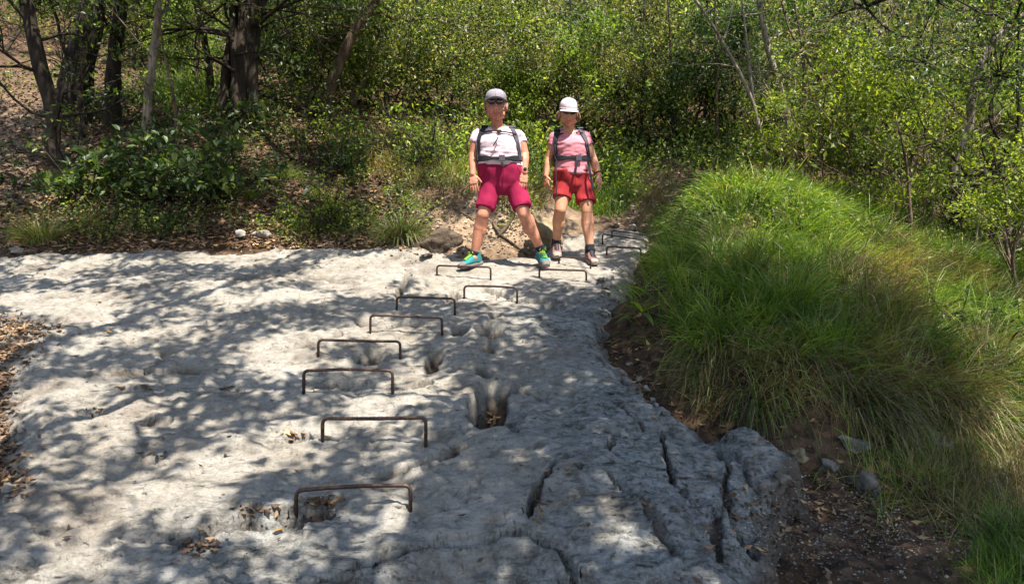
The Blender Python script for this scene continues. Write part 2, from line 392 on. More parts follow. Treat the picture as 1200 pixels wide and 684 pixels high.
nx, ny = 760, 620
ang = np.linspace(-.80, .62, nx); yy = 1.55 * (8.6 / 1.55) ** np.linspace(0, 1, ny)
Y = np.repeat(yy[:, None], nx, 1); X = ang[None, :] * Y * (1 + .18 * smoothstep(3.5, 1.6, Y))
Hh, lich_shade, stain_shade = rock_h(X, Y, True)
X2 = X + .011 * fbm(X * 14 + Hh * 31, Y * 14 - Hh * 27, 401, 4, .6); Y2 = Y + .012 * fbm(X * 13 - Hh * 29, Y * 13 + Hh * 33, 411, 4, .6)
V = np.stack([X2, Y2, Hh], -1).reshape(-1, 3)
a = np.arange(ny - 1)[:, None] * nx + np.arange(nx - 1)[None, :]
Q = np.stack([a, a + 1, a + nx + 1, a + nx], -1).reshape(-1, 4)
# drop the faces that lie wholly outside the slab
sdf = poly_sd(X, Y, rock_poly).ravel()
Q = Q[(sdf[Q] > -.30).any(1)]
used = np.zeros(len(V), bool); used[Q.ravel()] = True; remap = np.cumsum(used) - 1
V = V[used]; Q = remap[Q]
rock = mesh_np('rock_slab', V, Q, mat=M['rock'], smooth=True); tag(rock, kind='structure')
for nm, arr in (('lichen_shade', lich_shade), ('stain_shade', stain_shade)):
    at = rock.data.attributes.new(nm, 'FLOAT', 'POINT'); at.data.foreach_set('value', arr.ravel()[used].astype(np.float32))

# ---------------------------------------------------------------- soil ground: one sheet through measured points
def gp(u, v, d, dz=0): p = pix(u, v, d); return (p[0], p[1], p[2] + dz)
cp = [gp(*a) for a in [
    # left bank and forest floor
    (0, 293, 7.1), (0, 230, 8.0), (0, 150, 10), (0, 90, 13), (0, 55, 18), (-250, 290, 7.0), (-250, 200, 8.6), (-250, 100, 12), (70, 195, 8.9), (130, 125, 10.6),
    (150, 291, 7.15), (150, 235, 7.6), (170, 150, 9.8), (275, 130, 9.9), (300, 285, 7.2), (300, 235, 7.8), (300, 180, 9), (400, 284, 7.3), (400, 235, 8.0), (400, 180, 9.2),
    (430, 150, 10.2), (480, 286, 7.3), (500, 238, 7.9), (520, 175, 9.4), (545, 232, 7.45), (515, 250, 7.4), (560, 294, 7.15), (590, 250, 7.4), (600, 228, 7.6), (635, 262, 7.5), (640, 296, 7.2), (600, 180, 9.6), (640, 252, 7.9), (640, 210, 9.2),
    # the path behind the walkers and the brown bank
    (690, 256, 9.0), (665, 256, 9.6), (690, 215, 11), (730, 255, 8.6), (765, 262, 8.3), (755, 208, 9.1), (800, 205, 9.3), (720, 190, 11), (850, 200, 10.5), (810, 262, 7.7),
    # grass hummock
    (778, 296, 6.3), (795, 262, 6.45), (822, 228, 6.5), (870, 217, 6.5), (930, 232, 6.6), (985, 262, 6.9), (1060, 300, 7.0), (1120, 300, 7.5), (1190, 335, 6.5), (1180, 300, 8.5),
    (870, 240, 7.6), (960, 225, 9.0), (1060, 240, 9.5),
    (745, 345, 5.35), (770, 330, 5.45), (800, 300, 5.85), (860, 290, 5.6), (900, 310, 5.3), (960, 330, 5.3), (1020, 350, 5.2), (1100, 370, 5.4),
    (728, 385, 4.95), (760, 400, 4.75), (800, 400, 4.75), (860, 400, 4.5), (930, 400, 4.4), (1000, 420, 4.3), (1060, 430, 4.3), (1120, 440, 4.4), (1190, 420, 4.9),
    (800, 455, 4.3), (830, 470, 4.1), (880, 470, 3.95), (950, 480, 3.8), (1040, 490, 3.75), (1130, 500, 3.9), (1190, 500, 4.1),
    # pit under the hummock
    (880, 505, 3.85), (950, 535, 3.75), (1040, 555, 3.72), (1120, 560, 3.75), (950, 578, 3.5), (1040, 595, 3.45), (1110, 612, 3.3), (940, 684, 2.6), (1040, 684, 2.7), (1100, 660, 2.85),
    (1165, 595, 3.1), (1190, 640, 2.8), (1180, 700, 2.5), (1300, 600, 3.0), (1300, 480, 4.2), (1350, 400, 5.5),
    # hillside
    (600, 150, 12.5), (600, 60, 18), (600, -60, 26), (300, 90, 14), (300, 0, 22), (900, 150, 12.5), (900, 60, 18), (900, -60, 27), (1200, 230, 11.5), (1200, 130, 16), (1200, -30, 27), (100, 20, 22), (100, -60, 30)]]
# under the slab
for u, v in [(100, 350), (300, 350), (500, 350), (640, 340), (700, 300), (650, 285), (100, 450), (300, 450), (500, 450), (650, 450), (100, 600), (300, 600), (500, 600), (700, 600), (800, 560), (850, 620), (300, 760), (600, 760), (0, 760), (850, 760)]:
    d = dplane(v); p = pix(u, v, d); cp.append((p[0], p[1], p[2] - .45))
# leaf-filled hollow at the left edge of the slab
for u, v in [(0, 385), (10, 430), (5, 520), (-20, 560), (-80, 450), (-120, 360), (-60, 400)]:
    d = dplane(v); p = pix(u, v, d); cp.append((p[0], p[1], p[2] - .03))
cp += [(-5.2, 3, 1.3), (-5, 1, .7), (0, 0, -.55), (3, 0, -.5), (-3, -1, -.3), (3.2, 2, .3), (0, -5, -1.8), (-6, -4, 0), (6, -4, -1.2), (6.5, 2, 1.0), (-14, 4, 4), (-14, 14, 8), (14, 4, 2.5), (14, 14, 6.5),
       (-14, -10, 0), (14, -12, -4), (0, -14, -4), (-40, 30, 20), (-40, -20, 4), (40, -20, -3), (40, 30, 16), (0, 60, 32), (-60, 60, 36), (60, 60, 30), (-60, 0, 14), (60, 0, 4), (0, -50, -8), (-60, -60, -4), (60, -60, -8)]
cp = np.array(cp, float)
def tps_fit(P, z, lam=.0006):
    n = len(P); d = np.hypot(P[:, None, 0] - P[None, :, 0], P[:, None, 1] - P[None, :, 1])
    K = d * d * np.log(d + 1e-9) * .5 + lam * np.eye(n) * n
    A = np.zeros((n + 3, n + 3)); A[:n, :n] = K; A[:n, n] = 1; A[:n, n + 1:] = P; A[n, :n] = 1; A[n + 1:, :n] = P.T
    return np.linalg.solve(A, np.concatenate([z, np.zeros(3)]))
tps_w = tps_fit(cp[:, :2], cp[:, 2])
def ground_h(x, y, fine=True):
    x = np.asarray(x, float); y = np.asarray(y, float); sh = x.shape; xf = x.ravel(); yf = y.ravel(); out = np.zeros(xf.shape)
    for i in range(0, len(xf), 20000):
        s = slice(i, i + 20000)
        d = np.hypot(xf[s, None] - cp[None, :, 0], yf[s, None] - cp[None, :, 1])
        out[s] = (d * d * np.log(d + 1e-9) * .5) @ tps_w[:-3] + tps_w[-3] + tps_w[-2] * xf[s] + tps_w[-1] * yf[s]
    h = out.reshape(sh)
    if fine: h = h + .05 * np.abs(fbm(x * 2.3, y * 2.3, 131, 3)) + .06 * fbm(x * 1.6, y * 1.6, 101, 3) + .03 * fbm(x * 6, y * 6, 111, 3) + .008 * fbm(x * 25, y * 25, 121, 2)
    return h
n1, n2 = 620, 620
sx = np.sinh(np.linspace(-4.1, 4.1, n1)) / np.sinh(4.1) * 62; sy = np.sinh(np.linspace(-3.9, 4.3, n2)) / np.sinh(4.3) * 68 + 5.0
GX, GY = np.meshgrid(sx, sy); GZ = ground_h(GX, GY)
a = np.arange(n2 - 1)[:, None] * n1 + np.arange(n1 - 1)[None, :]
ground = mesh_np('ground', np.stack([GX, GY, GZ], -1).reshape(-1, 3), np.stack([a, a + 1, a + n1 + 1, a + n1], -1).reshape(-1, 4), mat=M['soil'], smooth=True)
tag(ground, kind='structure')
uu, vv = toimg(np.stack([GX, np.maximum(GY, .1), GZ], -1))
def blob(u, v, cu, cv, ru, rv): return np.exp(-(((u - cu) / ru) ** 2 + ((v - cv) / rv) ** 2))
bare = 1.4 * blob(uu, vv, 580, 265, 62, 32) * (GY < 9) * (GY > 5) + .45 * blob(uu, vv, 765, 235, 45, 32) * (GY > 6) + .55 * blob(uu, vv, 20, 180, 60, 80) * (GY > 6) + .7 * blob(uu, vv, 670, 262, 30, 14) * (GY > 7)
bare = np.clip(bare * (1 + .5 * fbm(GX * 3, GY * 3, 7, 3)), 0, 1)
at = ground.data.attributes.new('bare', 'FLOAT', 'POINT'); at.data.foreach_set('value', bare.ravel().astype(np.float32))

def bvh_of(o):
    me = o.data; n = len(me.vertices); co = np.zeros(n * 3, np.float32); me.vertices.foreach_get('co', co)
    m = len(me.polygons); lp = np.zeros(len(me.loops), np.int32); me.loops.foreach_get('vertex_index', lp)
    return BVHTree.FromPolygons(co.reshape(-1, 3).tolist(), lp.reshape(m, 4).tolist(), epsilon=0)
BR = bvh_of(rock); BG = bvh_of(ground)
EYE = Vector((0, 0, CAMZ))
def cast(u, v, only=None):
    d = Vector(((u - 600) / F, 1, -(v - 342) / F)).normalized(); best = None
    for b in ((BR, BG) if only is None else (only,)):
        h = b.ray_cast(EYE, d)
        if h[0] is not None and (best is None or h[3] < best[3]): best = h
    return None if best is None else best[0]
def drop(x, y):
    best = -99
    for b in (BR, BG):
        h = b.ray_cast(Vector((x, y, 40)), Vector((0, 0, -1)))
        if h[0] is not None: best = max(best, h[0].z)
    return best
rng = np.random.default_rng(7)
# ---------------------------------------------------------------- iron step rungs
rungs = [  # top-left px, top-right px, foot-left v, foot-right v, label
    ((347, 574), (481, 568), 601, 598, 'nearest iron rung, beside the brown leaf-filled hollow at the bottom of the slab'),
    ((378, 490), (499, 489), 517, 523, 'ribbed rusty rung, second from the bottom, crossing smooth pale rock'),
    ((356, 434), (460, 434), 461, 461, 'ribbed rusty rung, third from the bottom, over a long shallow hollow'),
    ((373, 398), (469, 400), 416, 420, 'iron rung, fourth from the bottom, with a rounded hollow between its legs'),
    ((434, 369), (518, 372), 390, 393, 'iron rung, fifth from the bottom, bent squarely over a pale notch'),
    ((465, 348), (533, 350), 363, 369, 'short iron rung, sixth from the bottom of the left line'),
    ((544, 335), (606, 337), 350, 355, 'iron rung offset to the right of the line, above the twin hollows'),
    ((512, 311), (575, 313), 323, 328, 'iron rung in front of the green shoe of the walker in magenta shorts'),
    ((632, 315), (687, 317), 325, 329, 'iron rung under the raised green shoe of the walker in magenta shorts'),
    ((655, 301), (692, 303), 309, 315, 'small iron rung between the boots of the walker in red shorts'),
    ((711, 289), (751, 291), 299, 301, 'small iron rung standing alone by the grassy mound, nearest of the upper rungs'),
    ((706, 274), (757, 282), 286, 291, 'long upper iron rung seen beside the red-shorts walker, on the bend of the path'),
    ((717, 270), (762, 276), 278, 285, 'farthest iron rung, at the foot of the brown earth bank')]
for i, (tl, tr, fl, fr, lab) in enumerate(rungs):
    A = cast(tl[0], fl); B = cast(tr[0], fr)
    dA = A.y - .015; dB = B.y - .015
    TA = Vector(pix(tl[0], tl[1], dA)); TB = Vector(pix(tr[0], tr[1], dB))
    A = A + (A - TA) * .5; B = B + (B - TB) * .5
    r = .0078
    path = [A]; 
    def corner(P, Q_, S, k=.028):
        a_ = (P - Q_).normalized() * k; b_ = (S - Q_).normalized() * k; out = []
        for t in (0, .25, .5, .75, 1):
            out.append(Q_ + a_ * (1 - t) ** 2 + b_ * t ** 2)
        return out
    path += corner(A, TA, TB) 
    nb = 60 if i < 5 else 8
    s, e = path[-1], corner(TA, TB, B)[0]
    sag = random.Random(i).uniform(-.004, .006)
    path += [s.lerp(e, t / nb) + Vector((0, 0, sag * math.sin(math.pi * t / nb))) for t in range(1, nb)]
    path += corner(TA, TB, B) + [B]
    m_ = len(path); rad = np.full(m_, r)
    g = Geo()
    rd = (lambda k, an: 1 + .13 * (np.sin(k * 2.2 + an * 2) > .2)) if i in (1, 2) else (lambda k, an: 1 + .02 * np.sin(k * 3.1 + an))
    tube(g, [tuple(p) for p in path], rad, 10, True, rd)
    o = g.build('step_rung', M['metal'], smooth=True); tag(o, lab, 'rung', 'iron rungs set in the slab')
# ---------------------------------------------------------------- foliage builders
def unit(v): return v / (np.linalg.norm(v, axis=-1, keepdims=True) + 1e-9)
def leaf_cloud(g, C, per, rad, size, rng, wr=.46, up=.5, droop=.15, flat=1.0, fine=False):
    C = np.asarray(C, float).reshape(-1, 3); n = len(C) * per
    off = unit(rng.normal(size=(n, 3))) * (rng.random((n, 1)) ** .45); off[:, 2] *= flat
    rr = np.repeat(np.broadcast_to(np.asarray(rad, float), (len(C),)), per)[:, None]
    P = np.repeat(C, per, 0) + off * rr
    d = unit(off * .8 + rng.normal(size=(n, 3)) * .7 + [0, 0, -droop])
    nn = unit(rng.normal(size=(n, 3)) + [0, 0, up * 2] + off * .6)
    s = unit(np.cross(d, nn)); nn = np.cross(s, d)
    Ls = (size * rng.uniform(.6, 1.25, n))[:, None]; W = Ls * wr * .5
    if not fine:
        V = np.stack([P, P + d * Ls * .5 + s * W + nn * W * .3, P + d * Ls - nn * Ls * .08, P + d * Ls * .5 - s * W + nn * W * .3], 1)
        Q = np.arange(n)[:, None] * 4 + np.arange(4)
        g.add(V.reshape(-1, 3), Q)
    else:
        mid = P + d * Ls * .5
        V = np.stack([P, P + d * Ls * .3 + s * W + nn * W * .35, P + d * Ls * .72 + s * W * .75 + nn * W * .2, P + d * Ls - nn * Ls * .12,
                      P + d * Ls * .72 - s * W * .75 + nn * W * .2, P + d * Ls * .3 - s * W + nn * W * .35], 1)
        k = np.arange(n)[:, None] * 6
        g.add(V.reshape(-1, 3), np.concatenate([k + [0, 1, 2, 3], k + [0, 3, 4, 5]]))

def wob(a, b, rng, k=4, amp=.08):
    a = np.asarray(a, float); b = np.asarray(b, float); t = np.linspace(0, 1, k + 1)[:, None]
    p = a + (b - a) * t; l = np.linalg.norm(b - a)
    p[1:-1] += rng.normal(size=(k - 1, 3)) * amp * l * .5
    return p
def grow(g, p, d, length, r, depth, rng, tips, kids=3, spread=.7, up=.15, thin=.55, sides=6):
    segs = 4; pts = [np.asarray(p, float)]; dd = unit(np.asarray(d, float))
    for i in range(segs):
        dd = unit(dd + rng.normal(size=3) * .16 + [0, 0, up * .25]); pts.append(pts[-1] + dd * length / segs)
    tube(g, pts, np.linspace(r, r * thin, segs + 1), sides if depth > 1 else (5 if depth == 1 else 3), False)
    if depth == 0:
        tips += [pts[2], pts[3], pts[4]]; return
    for k in range(kids):
        t = rng.uniform(.35, 1.0) if k else 1.0
        i = min(int(t * segs), segs - 1); f = t * segs - i; q = pts[i] * (1 - f) + pts[i + 1] * f
        nd = unit(dd + rng.normal(size=3) * spread + [0, 0, up])
        grow(g, q, nd, length * rng.uniform(.5, .78), r * thin * rng.uniform(.55, .85), depth - 1, rng, tips, kids, spread, up, thin, sides)
def pxpath(pl, d0, d1=None, bury=.15):
    """trunk polyline traced in the photograph, from its foot up; the foot stands on the ground there"""
    d1 = d0 if d1 is None else d1; n = len(pl); out = []
    for i, (u, v) in enumerate(pl): out.append(pix(u, v, d0 + (d1 - d0) * i / (n - 1)))
    f = out[0]; z = drop(f[0], f[1])
    return [np.array([f[0], f[1], min(z, f[2]) - bury])] + out
def dens(pts, k=3):
    """smooth a traced polyline"""
    pts = np.asarray(pts); n = len(pts); t = np.arange(n); tt = np.linspace(0, n - 1, (n - 1) * k + 1); out = []
    P = np.concatenate([[2 * pts[0] - pts[1]], pts, [2 * pts[-1] - pts[-2]]])
    for x in tt:
        i = min(int(x), n - 2); f = x - i; a, b, c, d = P[i:i + 4]
        out.append(.5 * ((2 * b) + (c - a) * f + (2 * a - 5 * b + 4 * c - d) * f * f + (3 * b - a - 3 * c + d) * f ** 3))
    return np.array(out)
def bark_tube(g, pts, r0, r1, n=12, flare=1.5, seed=0):
    pts = dens(pts, 4); m = len(pts); t = np.linspace(0, 1, m)
    rad = (r0 + (r1 - r0) * t) * (1 + (flare - 1) * np.exp(-t * m / 4.0))
    tube(g, pts, rad, n, True, lambda i, an: 1 + .10 * np.sin(an * 3 + seed + i * .35) + .06 * np.sin(an * 5 + seed * 2 + i * .8) + .05 * math.sin(i * 1.3 + seed))
    return pts

def new_tree(name, label, cat, base, group=None):
    r = empty(name, base); tag(r, label, cat, group); return r

# ---- canopy plan: where the photograph shows the ground in shade, leaves hang in the sun's way
S3 = np.array(SUN)
def shade_p(u, v, x, y):
    line = 300 + np.where(u < 870, (u - 770) * .30, 30 + (u - 870) * .22)           # on the mound: lit above
    line = np.where(u > 1060, 372 + (u - 1060) * 1.0, line)
    humm = (u > 712) & ((v < 470 + (u - 800) * .2) | (u > 900)) & (y < 8)
    edge = 600 - (v - 330) * .62                                                      # lit / shade border on the slab
    pz = np.where(u < edge, .47, .955)
    pz = np.where((np.abs(u - edge) < 60) & (v > 340), .72, pz)
    pz = np.where((v < 345) & (u > 380), np.where(v < 330, .04, .25), pz)
    pz = np.where((v < 400) & (u > 395) & (u < 480), .12, pz)
    pz = np.where((v > 560) & (u < 330), .58, pz)
    pz = np.where((v < 335) & (u <= 380), .47, pz)
    pz = np.where(humm, np.where(v > line + 12, .95, np.where(v > line - 12, .6, .05)), pz)
    pz = np.where((y > 6.9) & (u < 430), .66, pz)
    pz = np.where((y > 6.9) & (u >= 430) & (u < 700), .10, pz)
    pz = np.where((y > 7.2) & (u >= 700) & (u < 850), .75, pz)
    pz = np.where((u > 490) & (u < 545) & (y > 7.0) & (y < 8.0), .5, pz)
    return pz
st = .135
gx, gy = np.meshgrid(np.arange(-7.5, 5.2, st), np.arange(.6, 11.5, st))
gx = gx.ravel() + rng.uniform(-.06, .06, gx.size); gy = gy.ravel() + rng.uniform(-.06, .06, gy.size)
keep = np.abs(gx) < .78 * gy + 1.1; gx, gy = gx[keep], gy[keep]
gz = np.maximum(.28 * gy, ground_h(gx, gy, False))
gu, gv = toimg(np.stack([gx, gy, gz], -1))
pp = shade_p(gu, gv, gx, gy)
field = fbm(gx * 1.5, gy * 1.2, 201, 3, .8); fine_n = fbm(gx * 3.4, gy * 2.6, 207, 2)
field = field + .45 * fine_n
rank = np.argsort(np.argsort(field)) / len(field)
sel = rank < pp
cx, cyy, cz, cp_ = gx[sel], gy[sel], gz[sel], pp[sel]
tt = rng.uniform(3.7, 5.6, len(cx)); tt = np.where(cyy > 6.6, rng.uniform(4.4, 6.4, len(cx)), tt)
dk = cp_ > .9; cx, cyy, cz, tt = (np.concatenate([q, q[dk] + e]) for q, e in ((cx, .05), (cyy, -.05), (cz, 0), (tt, 1.1)))  # second leaf layer added to deepen the shade
CL = np.stack([cx, cyy, cz], -1) + tt[:, None] * S3
shade_specs = [  # trunk base xy, label; crowns shaped by the canopy plan to cast shade
    ((3.6, -.6), 'unseen tall oak beside the viewer, its crown laid out to shade the lower slab', 'bark_mid'),
    ((-3.4, -.4), 'unseen leaning oak behind the left edge of the slab, its crown laid out to dapple the pale rock', 'bark_mid'),
    ((-7.0, 4.3), 'unseen forest oak beyond the leaf-strewn left rim of the slab, its crown laid out for shade', 'bark_dark'),
    ((5.9, 4.6), 'oak past the grassy mound, with dark drooping branches above the saplings', 'bark_dark'),
    ((-5.8, 10.2), 'tall oak deep in the left wood, shading the leaf-covered bank', 'bark_dark')]
SB = np.array([s[0] for s in shade_specs])
own = np.argmin(np.hypot(CL[:, None, 0] - SB[None, :, 0], CL[:, None, 1] - SB[None, :, 1]) + np.array([0, .3, .3, .6, 0])[None], 1)
# drooping branches that come into view at the top right
over = [pix(u, v, d) for u, v, d in zip(rng.uniform(930, 1290, 300), rng.uniform(-130, 110, 300), rng.uniform(6.6, 8.2, 300)) if v < 110 - max(0, (1100 - u)) * .55]
for k, ((bx, by), lab, bk) in enumerate(shade_specs):
    c = CL[own == k]
    n_over = 0
    if k == 3: n_over = len(over); c = np.concatenate([c, np.array(over)])
    root = new_tree('oak_tree', lab, 'tree', (bx, by, drop(bx, by)), 'oaks spreading over the slab')
    r_ = np.random.default_rng(300 + k); tg = Geo(); cg = Geo()
    z0 = root.location.z; ctr = c.mean(0)
    top = np.array([bx * .75 + ctr[0] * .25, by * .75 + ctr[1] * .25, min(ctr[2] - 1.3, z0 + 5.5)])
    tr = bark_tube(tg, wob((bx, by, z0 - .3), top, r_, 5, .05), .19, .10, 14, 1.5, k)
    # group the leaf clusters: limb -> bough -> twig
    K = max(6, len(c) // 22); cen = c[r_.choice(len(c), K, False)]
    for _ in range(6):
        a_ = np.argmin(((c[:, None] - cen[None]) ** 2).sum(-1), 1)
        cen = np.array([c[a_ == j].mean(0) if (a_ == j).any() else cen[j] for j in range(K)])
    K2 = max(3, K // 6); cen2 = cen[r_.choice(K, K2, False)]
    for _ in range(6):
        b_ = np.argmin(((cen[:, None] - cen2[None]) ** 2).sum(-1), 1)
        cen2 = np.array([cen[b_ == j].mean(0) if (b_ == j).any() else cen2[j] for j in range(K2)])
    for j in range(K2):
        e = cen2[j] + [0, 0, -.35]; s_ = tr[int(len(tr) * r_.uniform(.62, .98))]
        tube(tg, dens(wob(s_, e, r_, 5, .07), 3), np.linspace(.075, .032, 16) * (.45 if k == 3 else 1), 8, True)
        for i in np.where(b_ == j)[0]:
            e2 = cen[i] + [0, 0, -.12]; tube(tg, dens(wob(e, e2, r_, 4, .09), 2), np.linspace(.03, .013, 9) * (.5 if k == 3 else 1), 6, True)
            for q in c[a_ == i]: tube(tg, wob(e2, q, r_, 3, .1), np.array([.010, .008, .006, .003]) * (.6 if k == 3 else 1), 3, False)
    leaf_cloud(cg, c[:len(c) - n_over], 34, .125, .092, r_, .58, .5)
    if n_over: leaf_cloud(cg, c[len(c) - n_over:], 34, .22, .052, r_, .5, .3, .3)
    rel(tg.build('trunk', M[bk], smooth=True), root)
    o = cg.build('crown', M['leaf_dark'] if k != 3 else M['leaf_dark']); rel(o, root)

# ---------------------------------------------------------------- traced trees of the left wood
def crown_pts(pts, r_, n, rad, zup=.6):
    return np.asarray(pts)[r_.integers(0, len(pts), n)] + r_.normal(size=(n, 3)) * rad
def traced_tree(label, stems, depth, w_px, bark, leafm, seed, leafn=160, crown_spread=1.3, lsize=.075, group=None, per=16, extra=None, name='forest_tree', twigs=10, crown_rad=.26, low=False):
    r_ = np.random.default_rng(seed); tg = Geo(); cg = Geo(); base = None; tips = []
    for si, (pl, w) in enumerate(zip(stems, w_px)):
        p = pxpath(pl, depth, depth - .2) if si == 0 else [pix(u, v, depth - .05 * si) for u, v in pl]
        if base is None: base = p[0] + [0, 0, .15]
        r = w / F * depth * .5
        P = bark_tube(tg, p, r, r * ((.72 if si == 0 else .5) if w > 7 else .35), 12 if w > 8 else 7, 1.45 if si == 0 else 1.0, seed + si)
        if twigs:
            for k in range(twigs if si == 0 else max(2, twigs // 2)):
                i = int(len(P) * r_.uniform(.35 if not low else .15, .98)); q = P[min(i, len(P) - 1)]
                grow(tg, q, [r_.normal(), r_.normal() * .6, r_.uniform(-.1, .8)], r_.uniform(.5, 1.1), max(.006, r * .22), 2, r_, tips, 3, .7, .1)
        tips += [P[-1]]
    tips = np.array(tips)
    vis = tips
    if leafn:
        c = vis[r_.integers(0, len(vis), leafn)] + r_.normal(size=(leafn, 3)) * .10
        leaf_cloud(cg, c, per, crown_rad * .6, lsize, r_)
    if extra is not None: leaf_cloud(cg, extra, per, crown_rad, lsize, r_)
    root = new_tree(name, label, 'tree', tuple(base), group)
    rel(tg.build('trunk', M[bark], smooth=True), root)
    if cg.n: rel(cg.build('crown', M[leafm]), root)
    return root
def ptsin(u0, u1, v0, v1, d0, d1, n, seed):
    r_ = np.random.default_rng(seed)
    return np.array([pix(u, v, d) for u, v, d in zip(r_.uniform(u0, u1, n), r_.uniform(v0, v1, n), r_.uniform(d0, d1, n))])
GW = 'trunks of the left wood'
traced_tree('dark curving trunk leaning over the leafy slope, nearest the left border of the wood', [[(80, 197), (66, 182), (60, 165), (63, 140), (58, 112), (47, 78), (38, 40), (30, 0), (22, -50), (18, -110)], [(66, 182), (76, 190), (84, 200)]], 8.8, [19, 8], 'bark_dark', 'leaf_dark', 11, 60, group=GW, extra=ptsin(-60, 110, -120, -10, 7.8, 9.4, 60, 1))
traced_tree('thin dark crooked stem between the two darker trunks', [[(97, 138), (92, 105), (86, 85), (74, 55), (66, 20), (57, -5), (50, -60)], [(92, 105), (103, 80), (115, 66)]], 9.6, [6, 3], 'bark_dark', 'leaf_mid', 12, 40, group=GW, twigs=6)
traced_tree('straight grey-brown trunk beside the pale slim stem', [[(131, 140), (132, 118), (133, 90), (137, 50), (141, 10), (144, -40), (146, -110)]], 9.9, [18], 'bark_dark', 'leaf_dark', 13, 70, group=GW, extra=ptsin(80, 200, -110, -10, 9, 10.5, 50, 2))
traced_tree('slim pale trunk with a fork near its top, before the bright undergrowth', [[(172, 160), (173, 122), (178, 80), (182, 45), (185, 18), (184, -20), (186, -90)], [(185, 20), (196, 8), (203, -12)]], 9.0, [10, 5], 'bark_pale', 'leaf_mid', 14, 60, group=GW, extra=ptsin(150, 260, -100, 0, 8, 10, 40, 3))
traced_tree('thin curving pale stem springing from beside the slim forked trunk', [[(207, 152), (204, 120), (201, 100), (193, 65), (188, 35), (186, 15)]], 8.9, [5], 'bark_mid', 'leaf_mid', 15, 20, group=GW, twigs=4)
traced_tree('slender leaning dark trunk just left of the thick ivy-clad tree', [[(246, 108), (244, 75), (238, 40), (230, 5), (222, -50)]], 10.2, [9], 'bark_dark', 'leaf_mid', 16, 60, group=GW)
traced_tree('thick dark many-stemmed tree hung with ivy, the stoutest in the wood', [[(284, 142), (284, 110), (286, 70), (290, 20), (296, -40), (300, -120)], [(262, 136), (264, 100), (268, 60), (280, 10), (290, -60)], [(300, 140), (297, 110), (298, 60), (305, 10), (318, -60)], [(276, 138), (276, 90), (274, 40), (270, -20)]], 9.6, [24, 14, 14, 12], 'bark_dark', 'leaf_dark', 17, 90, group=GW, extra=ptsin(200, 400, -130, 5, 8.6, 10.5, 90, 4))
traced_tree('leaning reddish-brown trunk slanting up over the bank, under olive foliage', [[(378, 140), (384, 115), (394, 84), (404, 60), (418, 34), (438, 4), (458, -30), (470, -90)], [(418, 34), (440, 15), (470, 25), (515, 22), (552, 42)]], 10.3, [14, 4], 'bark_mid', 'leaf_olive', 18, 120, group=GW, extra=np.concatenate([ptsin(425, 655, -80, 60, 8.8, 11, 210, 5), ptsin(430, 580, 40, 95, 9.5, 11.5, 50, 6)]), per=26, lsize=.06)
traced_tree('short pale leaning trunk behind the reddish-brown one', [[(414, 118), (424, 96), (432, 76), (440, 52), (446, 20), (452, -20)]], 11.2, [9], 'bark_pale', 'leaf_olive', 19, 50, group=GW)
GR = 'trunks beyond the mound'
traced_tree('thin bleached trunk leaning far to one side with a long bare top', [[(908, 224), (898, 190), (890, 155), (886, 132), (873, 98), (847, 50), (826, 16), (806, -12)], [(886, 135), (880, 95), (875, 50), (868, -10)], [(847, 50), (856, 20), (860, -10)]], 9.8, [7, 5, 2.5], 'bark_pale', 'leaf_mid', 21, 30, group=GR, twigs=3)
traced_tree('crooked grey trunk with bare forking twigs, between two thin trunks', [[(932, 232), (927, 195), (925, 160), (921, 125), (908, 85), (896, 40), (888, -10)], [(921, 125), (932, 100), (925, 70)], [(908, 85), (893, 75), (880, 72)]], 10.6, [9, 3, 3], 'bark_pale', 'leaf_mid', 22, 40, group=GR, twigs=8)
traced_tree('straight pinkish-brown trunk with a burst of bare branches near its top', [[(945, 222), (944, 180), (943, 130), (942, 80), (941, 60), (934, 20), (926, -20)], [(941, 60), (925, 35), (915, 0)], [(942, 60), (955, 85), (975, 105), (984, 120)], [(941, 55), (950, 20), (946, -10)], [(941, 58), (922, 70), (903, 62)]], 10.0, [6.5, 3.5, 4, 3, 2.5], 'bark_mid', 'leaf_olive', 23, 20, group=GR, twigs=4)
traced_tree('greyish trunk standing in shade behind the bare-branched one', [[(970, 150), (972, 128), (976, 100), (990, 60), (1002, 10), (1006, -40)]], 11.5, [9], 'bark_pale', 'leaf_olive', 24, 70, group=GR)
traced_tree('leaning brown trunk rising into the dark drooping branches', [[(1000, 140), (1003, 112), (1010, 80), (1024, 52), (1048, 12), (1070, -30)]], 11, [9], 'bark_mid', 'leaf_olive', 25, 80, group=GR, extra=ptsin(960, 1120, -60, 60, 10.5, 12, 60, 8))
traced_tree('gnarled dark trunk bending sharply among tangled bare branches', [[(1118, 300), (1114, 278), (1121, 254), (1121, 234), (1137, 210), (1162, 200), (1184, 184), (1210, 160)], [(1118, 272), (1150, 268), (1178, 285), (1215, 300)], [(1137, 210), (1110, 178), (1085, 170)], [(1162, 200), (1190, 215), (1225, 205)], [(1184, 184), (1160, 140), (1170, 100), (1200, 60)], [(1162, 200), (1150, 170), (1165, 150), (1190, 140)]], 8.0, [15, 5, 4, 4, 4, 3], 'bark_dark', 'leaf_olive', 26, 30, group=GR, twigs=6)
traced_tree('tall pale twisting trunk just behind the gnarled dark one', [[(1122, 296), (1120, 230), (1118, 190), (1136, 150), (1138, 118), (1150, 75), (1172, 40), (1205, 15)], [(1138, 118), (1160, 95), (1178, 85)]], 8.6, [10, 5], 'bark_pale', 'leaf_bright', 27, 40, group=GR, twigs=6)
traced_tree('thin upright grey stem rising from the grass before the gnarled tree', [[(1073, 318), (1071, 290), (1066, 240), (1064, 205), (1058, 170), (1050, 140)]], 7.4, [5.5], 'bark_mid', 'leaf_bright', 28, 26, group=GR, twigs=6, per=7, lsize=.07)
